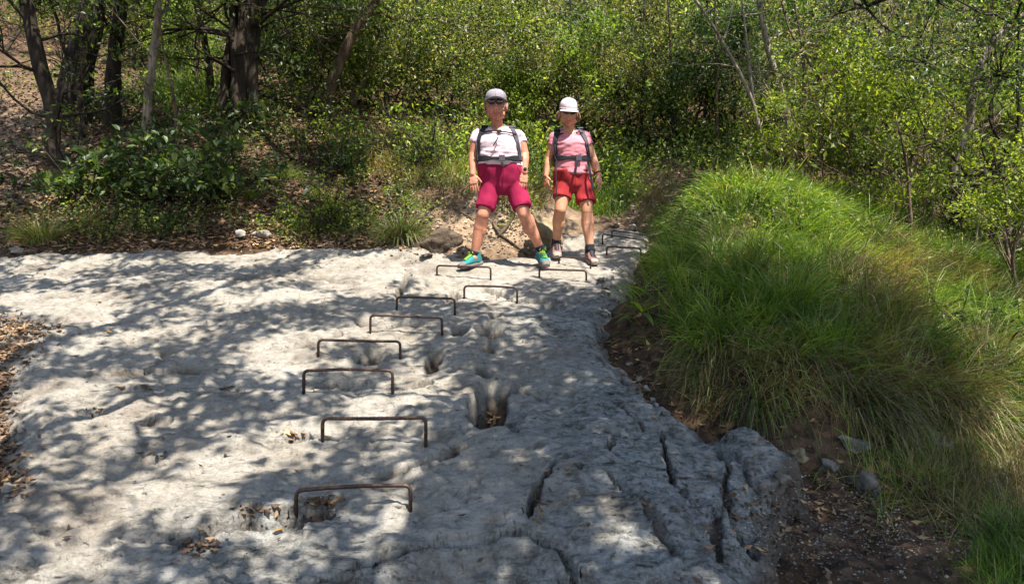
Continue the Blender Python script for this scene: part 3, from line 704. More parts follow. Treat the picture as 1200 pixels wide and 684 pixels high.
traced_tree('slim grey stem standing between the grass and the gnarled tree', [[(1093, 298), (1092, 260), (1090, 215), (1087, 180)]], 8.2, [5], 'bark_pale', 'leaf_bright', 29, 20, group=GR, twigs=4, per=7)
traced_tree('thin pale stem at the outer border of the tangled brush', [[(1139, 322), (1142, 290), (1148, 250), (1150, 215)]], 7.6, [4], 'bark_pale', 'leaf_bright', 30, 16, group=GR, twigs=4, per=7)

GS2 = 'slim stems scattered in the thicket'
for i, (u0, v0, u1, d, w, bk, lab) in enumerate([(352, 140, 340, 11.0, 4, 'bark_dark', 'slim dark stem between the ivy-clad tree and the leaning reddish-brown trunk'), (468, 150, 492, 11.5, 4, 'bark_mid', 'slim leaning stem in the green bushes just past the short pale trunk'),
        (538, 150, 530, 12.0, 4, 'bark_mid', 'slim stem in the foliage left of the grey-capped walker'), (700, 170, 712, 12.0, 3.5, 'bark_pale', 'thin pale stem among leaves just beside the pale-capped walker'), (752, 190, 760, 11.4, 5, 'bark_dark', 'dark slim trunk rising directly above the brown earth bank'),
        (790, 200, 778, 11.0, 4, 'bark_dark', 'dark slim trunk in the shaded gap behind the brown earth bank'), (838, 210, 842, 10.8, 5, 'bark_mid', 'brown slim trunk just left of the bleached leaning trunk'), (1018, 200, 1022, 10.2, 4, 'bark_pale', 'thin pale upright stem rising from the yellow-green saplings'),
        (1035, 205, 1030, 10.6, 4, 'bark_pale', 'second thin pale upright stem rising from the yellow-green saplings, past the first'), (1052, 210, 1060, 10.4, 3.5, 'bark_pale', 'thinnest of the pale stems among the yellow-green saplings, next to the grey stem'), (1168, 300, 1160, 8.6, 4, 'bark_mid', 'thin brown stem entangled with the gnarled dark trunk'), (1188, 305, 1196, 8.2, 5, 'bark_dark', 'dark upright stem at the outermost edge of the tangled brush'),
        (228, 120, 238, 10.8, 4, 'bark_mid', 'slim stem between the slender leaning trunk and the curving pale stem'), (660, 160, 672, 12.5, 4, 'bark_dark', 'slim dark stem in the bush between the two walkers')]):
    rr = random.Random(i); path = [(u0 + (u1 - u0) * t + rr.uniform(-3, 3), v0 + (-60 - v0) * t) for t in (0, .2, .4, .6, .8, 1)]
    traced_tree(lab, [path], d, [w], bk, ['leaf_mid', 'leaf_olive'][i % 2], 700 + i, 26, group=GS2, name='slim_stem', twigs=7, per=12, lsize=.07)

# ---------------------------------------------------------------- bushes: a few kinds, then copies set out over the hillside
def make_bush(seed, H, W, leaf, lsize, ncl, per, bark='bark_dark', crad=.24, ragged=1.0):
    r_ = np.random.default_rng(seed); tg = Geo(); cg = Geo(); tips = []
    for k in range(6):
        a_ = r_.uniform(0, 6.28); grow(tg, (r_.normal() * .08, r_.normal() * .08, -.2), [math.cos(a_) * .35 * W, math.sin(a_) * .35 * W, 1], H * r_.uniform(.45, .62), .03 * H / 2.5, 2, r_, tips, 3, .65, .25)
    tips = np.array(tips); n = ncl
    # uneven lobes fill the body of the crown
    lob = np.stack([r_.normal(size=9) * W * .42, r_.normal(size=9) * W * .42, r_.uniform(.25, .9, 9) * H], -1); lr = r_.uniform(.28, .5, 9) * W * .8
    i = r_.integers(0, 9, n * 3 // 4); off = unit(r_.normal(size=(len(i), 3))) * r_.uniform(.35, 1.0, (len(i), 1)); off[:, 2] *= .8
    c = lob[i] + off * lr[i][:, None]
    c = np.concatenate([c, tips[r_.integers(0, len(tips), n // 4)] + r_.normal(size=(n // 4, 3)) * .08])
    c[:, 2] = np.maximum(c[:, 2], .12)
    leaf_cloud(cg, c, per, crad, lsize, r_)
    root = empty('bush')
    tg.build('stem', M[bark], root, smooth=True); cg.build('foliage', M[leaf], root)
    return root
def copy_tree(o, parent=None):
    c = o.copy(); COL.objects.link(c)
    if parent is not None: c.parent = parent
    for ch in list(o.children): copy_tree(ch, c)
    return c
protos = {
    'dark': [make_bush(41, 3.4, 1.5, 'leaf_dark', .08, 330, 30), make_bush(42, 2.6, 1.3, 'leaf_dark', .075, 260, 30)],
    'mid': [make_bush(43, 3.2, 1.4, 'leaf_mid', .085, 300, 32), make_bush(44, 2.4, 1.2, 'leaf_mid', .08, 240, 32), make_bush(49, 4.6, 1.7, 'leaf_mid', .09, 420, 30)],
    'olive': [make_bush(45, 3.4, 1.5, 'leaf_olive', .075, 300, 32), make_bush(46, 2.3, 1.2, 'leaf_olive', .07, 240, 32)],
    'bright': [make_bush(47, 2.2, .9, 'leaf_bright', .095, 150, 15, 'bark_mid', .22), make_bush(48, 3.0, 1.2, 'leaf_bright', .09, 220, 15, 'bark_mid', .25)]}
used_p = set()
def put_bush(kind, j, u, d, s, label, group, rz, name='bush', cat='bush'):
    p = protos[kind][j % len(protos[kind])]
    x = (u - 600) / F * d; z = drop(x, d)
    o = p if id(p) not in used_p else copy_tree(p)
    used_p.add(id(p)); o.name = name
    o.location = (x, d, z); o.rotation_euler = (0, 0, rz); o.scale = (s, s, s * (.9 + .2 * ((j * 37 + int(u)) % 10) / 10))
    tag(o, label, cat, group)
named = [  # kind, variant, u, depth, scale, label
    ('mid', 1, 452, 11.3, .62, 'leafy green bush growing directly beneath the leaning reddish-brown trunk'),
    ('mid', 0, 520, 12.2, .72, 'bright green bush up the bank, just left of the walker in the white shirt'),
    ('mid', 1, 585, 11.6, .62, 'green bush standing right behind the head of the walker in the grey cap'),
    ('olive', 1, 632, 11.8, .66, 'loose olive-green bush seen in the gap between the two walkers'),
    ('mid', 0, 690, 12.0, .66, 'full green bush behind the walker in the white cap'),
    ('olive', 1, 745, 11.6, .7, 'grey-green bush immediately above the brown earth bank'),
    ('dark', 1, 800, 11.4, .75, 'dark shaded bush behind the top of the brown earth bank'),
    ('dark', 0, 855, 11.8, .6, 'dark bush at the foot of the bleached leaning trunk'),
    ('mid', 1, 905, 11.2, .5, 'small rich-green bush behind the three thin trunks'),
    ('dark', 1, 372, 11.2, .6, 'dark evergreen bush behind the foot of the leaning reddish-brown trunk'),
    ('dark', 0, 335, 11.8, .62, 'dense dark bush between the ivy-clad tree and the leaning trunk'),
    ('mid', 1, 225, 12.4, .6, 'pale sunlit bush glimpsed between the slim forked trunk and the ivy-clad tree'),
    ('olive', 0, 160, 14.0, .6, 'sun-bleached bush at the top of the leaf-covered slope'),
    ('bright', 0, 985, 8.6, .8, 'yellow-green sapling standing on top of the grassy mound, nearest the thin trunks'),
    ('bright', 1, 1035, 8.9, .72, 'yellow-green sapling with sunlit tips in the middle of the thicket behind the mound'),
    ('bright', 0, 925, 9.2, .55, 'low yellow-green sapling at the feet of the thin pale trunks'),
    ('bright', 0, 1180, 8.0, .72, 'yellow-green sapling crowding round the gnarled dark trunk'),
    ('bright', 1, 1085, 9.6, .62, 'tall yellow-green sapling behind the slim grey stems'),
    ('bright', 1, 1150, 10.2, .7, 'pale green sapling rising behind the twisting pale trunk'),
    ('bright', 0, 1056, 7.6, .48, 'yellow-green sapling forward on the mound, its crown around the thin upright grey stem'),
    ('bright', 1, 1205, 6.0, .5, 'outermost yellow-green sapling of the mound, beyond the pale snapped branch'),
    ('olive', 1, 1010, 10.4, .8, 'olive bush with dry twigs behind the yellow-green saplings'),
    ('olive', 0, 1120, 11.2, .75, 'large olive bush under the dark drooping branches'),
    ('mid', 0, 1215, 10.5, .85, 'green bush at the outer end of the tangled thicket')]
for i, (k, j, u, d, s, lab) in enumerate(named):
    put_bush(k, j, u, d, s, lab, 'bushes of the thicket', i * 1.7)
r_ = np.random.default_rng(77)
GH = 'trees of the wooded hillside'
rows = [(13.6, 9, .85), (16.0, 9, 1.05), (19.5, 9, 1.3), (24, 9, 1.65)]
marks = [(60, 'beyond the dark curving trunk'), (190, 'behind the slim forked trunk'), (330, 'behind the ivy-clad tree'), (455, 'behind the leaning reddish trunk'), (560, 'above the stony bank'), (625, 'above the grey-capped walker'),
         (715, 'above the pale-capped walker'), (800, 'above the brown earth bank'), (880, 'behind the top of the bleached leaning trunk'), (990, 'behind the bare-branched trunks'), (1100, 'behind the yellow-green saplings'), (1190, 'behind the gnarled dark trunk'), (9999, 'past the dark drooping branches')]
ranks = ['in the first rank of the wood', 'in the second rank of the wood', 'farther up the wooded hillside', 'high on the wooded hillside']
seen_l = {}
def hill_label(k, u, ri):
    m_ = next(t for x, t in marks if u < x); c = {'dark': 'dark evergreen', 'mid': 'mid-green', 'olive': 'olive-green'}[k]
    l = f'{c} tree {ranks[ri]}, {m_}'.replace('top of the ', ''); n = seen_l.get(l, 0); seen_l[l] = n + 1
    return l if not n else l.replace(' tree ', ' smaller tree ')
for ri, (d, n, s) in enumerate(rows):
    for i in range(n):
        u = -130 + (i + .5 + r_.uniform(-.3, .3)) * 1460 / n + (ri % 2) * 60
        if u < 260 and d < 15: continue
        k = r_.choice(['dark', 'mid', 'olive', 'mid'] if 300 < u < 900 else ['dark', 'mid', 'olive', 'olive'])
        put_bush(k, int(r_.integers(0, 3)), u, d + r_.uniform(-.8, .8), s * r_.uniform(.85, 1.15), hill_label(k, u, ri), GH, r_.uniform(0, 6.28), 'hillside_tree', 'tree')
# thicket filling: far-off foliage that reads as one mass
C = []
for u in np.arange(-160, 1370, 24):
    for d, k in ((11.3, 6), (12.5, 7), (14, 7), (16, 7), (19, 6), (24, 6), (31, 6)):
        if u < 330 and d < 13.5: continue
        if u < 120 and d < 18: continue
        for _ in range(k):
            x = (u + r_.uniform(-18, 18) - 600) / F * d; dd = d + r_.uniform(-.7, .7); z = drop(x, dd)
            C.append((x, dd, z + r_.uniform(.1, 1.0) ** 1.3 * d * .21))
C = np.array(C); hue = fbm(C[:, 0] * .5 + 3, C[:, 2] * .6 + C[:, 1] * .3, 222, 2) + r_.normal(size=len(C)) * .18
C = C[fbm(C[:, 0] * .9, C[:, 2] * 1.0 + C[:, 1] * .7, 333, 2) > -.42] if False else C
for nm, lo_h, hi_h, mt in (('thicket', -9, -.12, 'leaf_olive'), ('green_thicket', -.12, .16, 'leaf_mid'), ('dark_thicket', .16, 9, 'leaf_dark')):
    fg = Geo(); hm = (hue[:len(C)] >= lo_h) & (hue[:len(C)] < hi_h)
    for lo, hi, per, rad, sz in ((0, 15, 56, .36, .085), (15, 21, 60, .55, .115), (21, 60, 60, .9, .17)):
        m_ = (C[:, 1] >= lo) & (C[:, 1] < hi) & hm
        if m_.any(): leaf_cloud(fg, C[m_], per, rad, sz, r_)
    tag(fg.build(nm, M[mt]), kind='stuff')

# ---------------------------------------------------------------- low plants
def low_shrub(label, uv, d, size, seed, n=40, lsize=.085, leafm='leaf_dark', per=9, name='low_shrub', group=None, flat=.7, spread=(.5, .3)):
    r_ = np.random.default_rng(seed); tg = Geo(); cg = Geo(); x = (uv[0] - 600) / F * d; z = drop(x, d); base = np.array([x, d, z]); c = []
    for k in range(n):
        e = base + [r_.normal() * spread[0] * size, r_.normal() * spread[1] * size, abs(r_.normal()) * .38 * size + .10]
        e[2] = max(e[2], drop(e[0], e[1]) + .08)
        p = wob(base + r_.normal(size=3) * [.1, .08, 0], e, r_, 3, .12); tube(tg, p, [.008, .006, .005, .003], 4, False); c += [p[2], e]
    leaf_cloud(cg, c, per, .10 * size ** .5, lsize, r_, .55, .7, .1, flat, True)
    root = new_tree(name, label, 'shrub', tuple(base), group)
    rel(tg.build('stem', M['bark_dark']), root); rel(cg.build('foliage', M[leafm]), root)
low_shrub('low broad-leaved shrub spreading at the foot of the slope beneath the slim pale trunk', (165, 262), 7.7, .9, 51, 42)
low_shrub('low leafy shrub with glossy leaves beside the drooping tussock, under the curving dark trunk', (95, 250), 7.75, .7, 52, 24)
low_shrub('dense drooping shrub overhanging the rim of the slab between trunk and stony bank', (235, 262), 7.65, .95, 53, 60)
low_shrub('small creeping green plant on the shaded stony bank below the leaning trunk', (405, 200), 8.6, .7, 54, 24, .06, 'leaf_dark')
low_shrub('yellow-green mossy ground plant at the rim of the slab beside the pale tussock', (385, 278), 7.45, .55, 55, 36, .035, 'leaf_bright', 12, spread=(.5, .1))
low_shrub('scrubby grey-green plant on the bank, above the dark hollow beside the white-shirted walker', (505, 212), 8.5, .9, 56, 44, .05, 'leaf_mid')
low_shrub('green shrub growing low behind the leg of the walker in red shorts', (700, 240), 9.6, .9, 57, 50, .055, 'leaf_mid')
low_shrub('bright leafy plant filling the gap just behind the walkers', (632, 215), 9.4, 1.0, 58, 60, .06, 'leaf_bright')
low_shrub('dark-leaved sprig with a bare curving branch at the outer flank of the mound', (1118, 372), 4.9, .30, 59, 12, .055, 'leaf_dark', 5, spread=(.35, .2))
low_shrub('small dark sprig leaning out over the dry grass', (1180, 365), 5.1, .22, 60, 7, .05, 'leaf_dark', 4)
ug = {'leaf_dark': [], 'leaf_mid': [], 'leaf_olive': []}; r_ = np.random.default_rng(71)
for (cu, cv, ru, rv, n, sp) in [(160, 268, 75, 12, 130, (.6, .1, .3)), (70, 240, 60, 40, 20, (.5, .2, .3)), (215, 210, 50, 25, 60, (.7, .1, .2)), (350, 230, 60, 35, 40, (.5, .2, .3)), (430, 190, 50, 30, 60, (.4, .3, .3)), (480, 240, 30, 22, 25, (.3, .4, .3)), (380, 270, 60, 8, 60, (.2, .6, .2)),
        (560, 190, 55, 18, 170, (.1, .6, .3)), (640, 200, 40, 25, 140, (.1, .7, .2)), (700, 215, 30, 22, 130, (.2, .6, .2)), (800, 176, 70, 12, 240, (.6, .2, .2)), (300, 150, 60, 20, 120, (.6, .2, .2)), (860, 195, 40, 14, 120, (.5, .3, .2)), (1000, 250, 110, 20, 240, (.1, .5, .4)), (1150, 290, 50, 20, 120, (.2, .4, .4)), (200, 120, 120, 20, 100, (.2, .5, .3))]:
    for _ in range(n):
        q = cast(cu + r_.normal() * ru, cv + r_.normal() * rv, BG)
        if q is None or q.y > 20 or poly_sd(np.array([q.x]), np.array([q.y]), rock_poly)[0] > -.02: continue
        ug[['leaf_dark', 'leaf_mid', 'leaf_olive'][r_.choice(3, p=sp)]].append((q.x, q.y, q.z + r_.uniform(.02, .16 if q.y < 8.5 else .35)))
for mt, nm in (('leaf_dark', 'dark_undergrowth'), ('leaf_mid', 'green_undergrowth'), ('leaf_olive', 'olive_undergrowth')):
    g = Geo(); c = np.array(ug[mt]); nr_ = c[:, 1] < 8.6
    if nr_.any(): leaf_cloud(g, c[nr_], 26, .13, .04, r_, .55, .6)
    if (~nr_).any(): leaf_cloud(g, c[~nr_], 26, .24, .06, r_, .5, .6)
    tag(g.build(nm, M[mt]), kind='stuff')
# rosette with long grey-green blades at the mound's edge
g = Geo(); r_ = np.random.default_rng(61); b = cast(752, 372) or Vector(pix(752, 372, 5)); b = np.array(b) + [0, -.02, .03]
for k in range(13):
    a_ = k * 2.4; L_ = r_.uniform(.16, .30); dr = np.array([math.cos(a_) * .8, math.sin(a_) * .35 - .3, .65 if k > 4 else .1]); dr /= np.linalg.norm(dr)
    sd = unit(np.cross(dr, [0, 0, 1.])); P = [b + dr * L_ * t + np.array([0, 0, -.22 * L_ * t * t * 2]) for t in (0, .25, .5, .75, 1)]; W = np.array([.008, .017, .019, .013, .001])
    V_ = np.concatenate([[p + sd * w, p - sd * w] for p, w in zip(P, W)]); g.add(V_, [[0, 1, 3, 2], [2, 3, 5, 4], [4, 5, 7, 6], [6, 7, 9, 8]])
o = g.build('rosette_plant', M['leaf_mid']); tag(o, 'rosette of long grey-green leaves at the edge of the mound above the crevice', 'plant')

# ---------------------------------------------------------------- grass
def blades(g, P, base_dir, length, width, droop, rng, segs=3):
    n = len(P); Ls = length[:, None]; d = unit(base_dir); sd = unit(np.cross(d, rng.normal(size=(n, 3)) * .5 + [0, 1, .3]))
    prev = P; pts = [P]; 
    for i in range(segs):
        d = unit(d + droop[:, None] * np.array([0, 0, -1.0]) * (i + .6) / segs); prev = prev + d * Ls / segs; pts.append(prev)
    W = [1, .85, .6, .12] if segs == 3 else np.linspace(1, .1, segs + 1)
    V = np.stack([q for p, w in zip(pts, W) for q in (p + sd * (width * w * .5)[:, None], p - sd * (width * w * .5)[:, None])], 1)
    k = np.arange(n)[:, None] * (2 * (segs + 1))
    g.add(V.reshape(-1, 3), np.concatenate([k + [2 * i, 2 * i + 1, 2 * i + 3, 2 * i + 2] for i in range(segs)]))
def ground_grad(x, y):
    e = .06; return np.stack([ground_h(x + e, y, False) - ground_h(x - e, y, False), ground_h(x, y + e, False) - ground_h(x, y - e, False)], -1) / (2 * e)
hum = np.array([((u - 600) / F * d, d) for u, d in [(722, 4.95), (748, 5.5), (772, 6.2), (790, 6.7), (850, 7.6), (950, 8.8), (1100, 9), (1350, 9), (1420, 4.3), (1200, 3.95), (1120, 3.86), (1040, 3.80), (950, 3.82), (880, 3.90), (835, 4.05), (790, 4.35), (745, 4.75)]])
r_ = np.random.default_rng(88)
def scatter(poly, n, r_):
    lo = poly.min(0); hi = poly.max(0); p = r_.uniform(lo, hi, (n, 2)); k = poly_sd(p[:, 0], p[:, 1], poly) > 0; return p[k]
p = scatter(hum, 200000, r_)
# tussocks: gather blades into clumps
tc = scatter(hum, 1900, r_); TD = r_.normal(size=(len(tc), 3)) * [.35, .35, .1]; TL = r_.uniform(.6, 1.45, len(tc))
pick = r_.integers(0, len(tc), len(p)); tuft = tc[pick] + r_.normal(size=(len(p), 2)) * .045
useT = r_.random(len(p)) < .75; p = np.where(useT[:, None], tuft, p)
u, v = toimg(np.stack([p[:, 0], p[:, 1], ground_h(p[:, 0], p[:, 1], False)], -1))
kp = (r_.random(len(p)) < np.where(p[:, 1] > 7.2, .45, 1)) & (poly_sd(p[:, 0], p[:, 1], hum) > -.05)
# bare root-hung face at the mound's left flank and thin cover along its lower rim
kp &= ~((u < 772 + (v - 300) * .30) & (v > 306 + (795 - u) * .15) & (r_.random(len(p)) < .86))
kp &= ~((v > 452 + (u - 800) * .17) & (u < 1080) & (r_.random(len(p)) < .6))
p = p[kp]; u = u[kp]; v = v[kp]
z = ground_h(p[:, 0], p[:, 1]); P = np.stack([p[:, 0], p[:, 1], z - .01], -1); gr = ground_grad(p[:, 0], p[:, 1])
down = np.stack([-gr[:, 0], -gr[:, 1], np.zeros(len(p))], -1); steep = np.clip(np.linalg.norm(gr, axis=1), 0, 1.6)[:, None]
ton = np.stack([fbm(p[:, 0] * 5, p[:, 1] * 5, 140, 2), fbm(p[:, 0] * 5, p[:, 1] * 5, 150, 2), np.zeros(len(p))], -1)
if useT.any(): out = p - tc[pick][kp]
rim = smoothstep(-55, 5, v - (432 + (u - 800) * .20)) * (p[:, 1] < 5.2)
bd = unit(down) * steep * .75 + unit(down) * rim[:, None] * .8 + ton * .35 + TD[pick][kp] * useT[kp][:, None] + np.concatenate([out * 5, np.zeros((len(p), 1))], -1) + r_.normal(size=(len(p), 3)) * .22 + [0, 0, .75]
ln = r_.uniform(.13, .34, len(p)) * np.where(useT[kp], TL[pick][kp], .8) * (1 + .35 * rim) * (1 - .25 * (p[:, 1] > 6.5)); wd = np.where(p[:, 1] > 6, .007, .0052) * r_.uniform(.7, 1.3, len(p)); dp = r_.uniform(.3, 1.1, len(p)) * (.5 + .5 * steep[:, 0] + .8 * rim)
dryp = smoothstep(.15, .75, fbm(p[:, 0] * 1.1, p[:, 1] * 1.1, 160, 3) + .9 * blob(u, v, 1040, 340, 75, 35) + 1.0 * blob(u, v, 1170, 430, 60, 80) + .55 * smoothstep(-60, 10, v - (430 + (u - 800) * .16)) + .5 * blob(u, v, 930, 260, 50, 22)) * .8
dry = r_.random(len(p)) < dryp
for nm, m_, mt in (('grass', ~dry, 'grass'), ('dry_grass', dry, 'grass_dry')):
    g = Geo(); blades(g, P[m_], bd[m_], ln[m_], wd[m_], dp[m_], r_); tag(g.build(nm, M[mt]), kind='stuff')
# thin grass on the hillside, on the bank behind the walkers and in the lower right corner
g = Geo(); gd = Geo()
def patch(g, cu, cv, ru, rv, n, L0, L1, w, seed):
    r_ = np.random.default_rng(seed); P = []
    for _ in range(n):
        q = cast(cu + r_.normal() * ru, cv + r_.normal() * rv, BG)
        if q is not None and poly_sd(np.array([q.x]), np.array([q.y]), rock_poly)[0] < .02: P.append(tuple(q))
    P = np.array(P); k = len(P); 
    P = np.concatenate([P + r_.normal(size=(k, 3)) * [.04, .04, 0] for _ in range(6)]); k = len(P)
    bd = r_.normal(size=(k, 3)) * .45 + [0, -.15, 1]
    blades(g, P - [0, 0, .02], bd, r_.uniform(L0, L1, k), np.full(k, w), r_.uniform(.3, .9, k), r_)
patch(g, 560, 190, 45, 13, 700, .10, .24, .008, 1); patch(gd, 520, 195, 40, 16, 600, .10, .24, .008, 2); patch(g, 690, 235, 22, 12, 700, .15, .35, .008, 3)
patch(g, 728, 200, 12, 10, 160, .12, .25, .008, 4); patch(g, 1185, 650, 22, 28, 500, .06, .16, .003, 5); patch(gd, 1150, 560, 50, 30, 500, .1, .22, .004, 6)
patch(gd, 455, 180, 30, 14, 260, .1, .25, .008, 7); patch(g, 215, 105, 25, 10, 260, .2, .4, .012, 8); patch(g, 420, 260, 40, 12, 130, .06, .16, .006, 9); patch(gd, 620, 225, 25, 8, 300, .1, .24, .008, 10)
patch(g, 1100, 540, 50, 30, 350, .08, .2, .003, 11); patch(gd, 770, 235, 25, 14, 200, .08, .2, .006, 12)
tag(g.build('bank_grass', M['grass']), kind='stuff'); tag(gd.build('dry_bank_grass', M['grass_dry']), kind='stuff')
def tussock(label, u, v, size, n, seed, dryf=.4):
    r_ = np.random.default_rng(seed); q = np.array(cast(u, v, BG)); root = new_tree('grass_tussock', label, 'grass tuft', tuple(q), 'tussocks on the left bank')
    for nm, m_, k in (('green_blade', 'grass', int(n * (1 - dryf))), ('dry_blade', 'grass_dry', int(n * dryf))):
        g = Geo(); a_ = r_.uniform(0, 6.28, k); rr = r_.random(k) ** .5; P = q + np.stack([np.cos(a_) * rr * .07 * size, np.sin(a_) * rr * .05 * size, np.full(k, -.02)], -1)
        bd = np.stack([np.cos(a_) * rr * 1.0, np.sin(a_) * rr * .8, np.full(k, 1.0)], -1) + r_.normal(size=(k, 3)) * .2
        blades(g, P, bd, r_.uniform(.5, 1.1, k) * .36 * size, np.full(k, .006), r_.uniform(.5, 1.5, k), r_)
        o = g.build(nm, M[m_]); rel(o, root); o['kind'] = 'stuff'
tussock('pale green-and-straw tussock at the rim of the slab, beside the dark hollow in the bank', 470, 284, 1.15, 900, 1, .55)
tussock('drooping grey tussock where the brown slope meets the slab', 50, 284, 1.25, 700, 2, .6)
tussock('bright tussock halfway up the stony bank, with bleached roots', 330, 212, .95, 500, 3, .35)
tussock('straw-coloured tussock under the thick ivy-clad tree', 262, 178, 1.1, 500, 4, .7)
tussock('small green tussock between the low shrub and the stony bank', 290, 232, .6, 260, 5, .3)

# ---------------------------------------------------------------- litter and loose stones
g = Geo(); r_ = np.random.default_rng(99)
def litter(pts, size, g=g):
    P = np.array(pts); n = len(P); d = unit(r_.normal(size=(n, 3)) * [1, 1, .3]); nn = unit(r_.normal(size=(n, 3)) * .45 + [0, 0, 1]); s = unit(np.cross(d, nn)); nn = np.cross(s, d)
    Ls = (size * r_.uniform(.5, 1.2, n))[:, None]; W = Ls * .24; P = P + nn * .008
    V = np.stack([P - d * Ls * .5 + nn * W * .5, P + s * W, P + d * Ls * .5 + nn * W * .7, P - s * W], 1); g.add(V.reshape(-1, 3), np.arange(n)[:, None] * 4 + np.arange(4))
pts = []
for _ in range(15000):                                  # forest floor
    u = r_.uniform(-60, 480); v = r_.uniform(70, 292)
    q = cast(u, v)
    if q is not None and q.y < 15: pts.append(tuple(q))
litter(pts, .075)
pts = []
for (cu, cv, ru, rv, n) in [(2, 392, 24, 12, 420), (36, 386, 20, 4, 90), (0, 415, 24, 10, 260), (-8, 470, 14, 30, 400), (-16, 530, 22, 22, 500), (10, 565, 14, 9, 130), (378, 590, 12, 4, 60), (235, 640, 14, 8, 50), (162, 455, 14, 2, 16), (265, 456, 8, 2, 8), (110, 482, 8, 2, 8),
                            (178, 534, 8, 2, 6), (347, 511, 12, 3, 10), (573, 490, 10, 6, 26), (725, 408, 14, 8, 90), (712, 345, 8, 12, 40), (755, 445, 10, 12, 60), (632, 590, 5, 14, 18), (660, 550, 14, 4, 8), (300, 598, 34, 4, 20), (950, 600, 70, 40, 260), (880, 480, 60, 16, 200), (1060, 590, 60, 25, 300), (440, 291, 90, 2, 60), (120, 293, 90, 2, 120), (560, 296, 50, 4, 20), (750, 380, 15, 20, 60)]:
    for _ in range(n):
        q = cast(cu + r_.normal() * ru, cv + r_.normal() * rv)
        if q is not None: pts.append(tuple(q))
litter(pts, .045)
pts = [q for q in (cast(r_.uniform(0, 800), r_.uniform(300, 684)) for _ in range(90)) if q is not None]
litter([tuple(q) for q in pts], .035)
tag(g.build('leaf_litter', M['leaf_brown']), kind='stuff')
# yellow and orange single leaves lying on the slab
for (u, v, lab) in [(176, 533, 'single yellow-orange leaf lying in a shallow hollow on the pale slab'), (327, 625, 'small orange leaf on the slab below the nearest rung'), (383, 516, 'tiny orange leaf at the foot of the second rung'), (128, 391, 'small orange leaf near the upper edge of the left leaf drift'), (936, 607, 'yellow leaf fallen on the dark gravel under the mound')]:
    q = np.array(cast(u, v)); g = Geo(); a_ = u; d = np.array([math.cos(a_), math.sin(a_) * .6, 0.1]); s_ = np.array([-d[1], d[0], 0]); l = .022 if v > 430 else .03
    V_ = [q + [0, 0, .012] + d * t * l + s_ * w * l + np.array([0, 0, h * l]) for t, w, h in ((-1.1, 0, .1), (-.4, .42, .2), (.4, .38, .2), (1.1, 0, .3), (.4, -.38, .25), (-.4, -.42, .15), (0, 0, 0))]
    g.add(V_, None, [[6, i, (i + 1) % 6] for i in range(6)])
    o = g.build('fallen_leaf', M['leaf_orange'] if 'leaf_orange' in M else M.setdefault('leaf_orange', m_leaf('orange_leaf', [(0, (.45, .22, .04)), (1, (.55, .30, .06))], .2, .6))); tag(o, lab, 'leaf', 'single bright leaves')
def stone_geo(c, r, seed, sub=2, sq=(1, 1, 1), lump=.28, rot=0):
    bm = bmesh.new(); bmesh.ops.create_icosphere(bm, subdivisions=sub, radius=1.0)
    cs, sn = math.cos(rot), math.sin(rot); rr_ = np.random.default_rng(seed + 500)
    cuts = [(Vector(unit(rr_.normal(size=3))), rr_.uniform(.42, .8)) for _ in range(11)]
    for v_ in bm.verts:
        for pn, pd in cuts:
            e_ = v_.co.dot(pn) - pd
            if e_ > 0: v_.co -= pn * e_
        n_ = v_.co.copy(); k = 1 + lump * mnoise.noise(n_ * 1.3 + Vector((seed * 3.1, seed, 0))) * 1.6 + lump * .5 * mnoise.noise(n_ * 3.2 + Vector((seed, 7, 3))) + (.12 * lump * mnoise.noise(n_ * 9) if sub > 3 else 0)
        q = n_ * k; q = Vector((q.x * sq[0], q.y * sq[1], q.z * sq[2])); v_.co = Vector((q.x * cs - q.y * sn, q.x * sn + q.y * cs, q.z)) * r + Vector(c)
    V_ = np.array([v_.co[:] for v_ in bm.verts]); T_ = np.array([[w.index for w in f.verts] for f in bm.faces]); bm.free(); return V_, T_
def boulder(label, u, v, rpx, seed, sq=(1, 1, .8), mt='boulder', d=None, name='boulder', sub=4, sink=.25, group=None, lump=.28):
    q = np.array(cast(u, v) if d is None else pix(u, v, d)); r = rpx / F * q[1]; q[2] += r * (sq[2] - sink)
    V_, T_ = stone_geo(q, r, seed, sub, sq, lump, seed * 1.3); o = mesh_np(name, V_, None, T_, M[mt], smooth=sub > 3); tag(o, label, 'rock', group)
boulder('rounded mossy boulder between the two walkers, standing at the rim of the path', 640, 290, 24, 3, (1, .7, .95), sink=.1, lump=.22)
boulder('dark earth mound standing in for cast shadow in the hollow of the bank beside the white-shirted walker', 515, 290, 19, 5, (1.3, .6, 1.0), 'shadow_earth', sink=.5)  # dark mound painted as the bank's shadow
GS = 'stones along the rim of the slab'
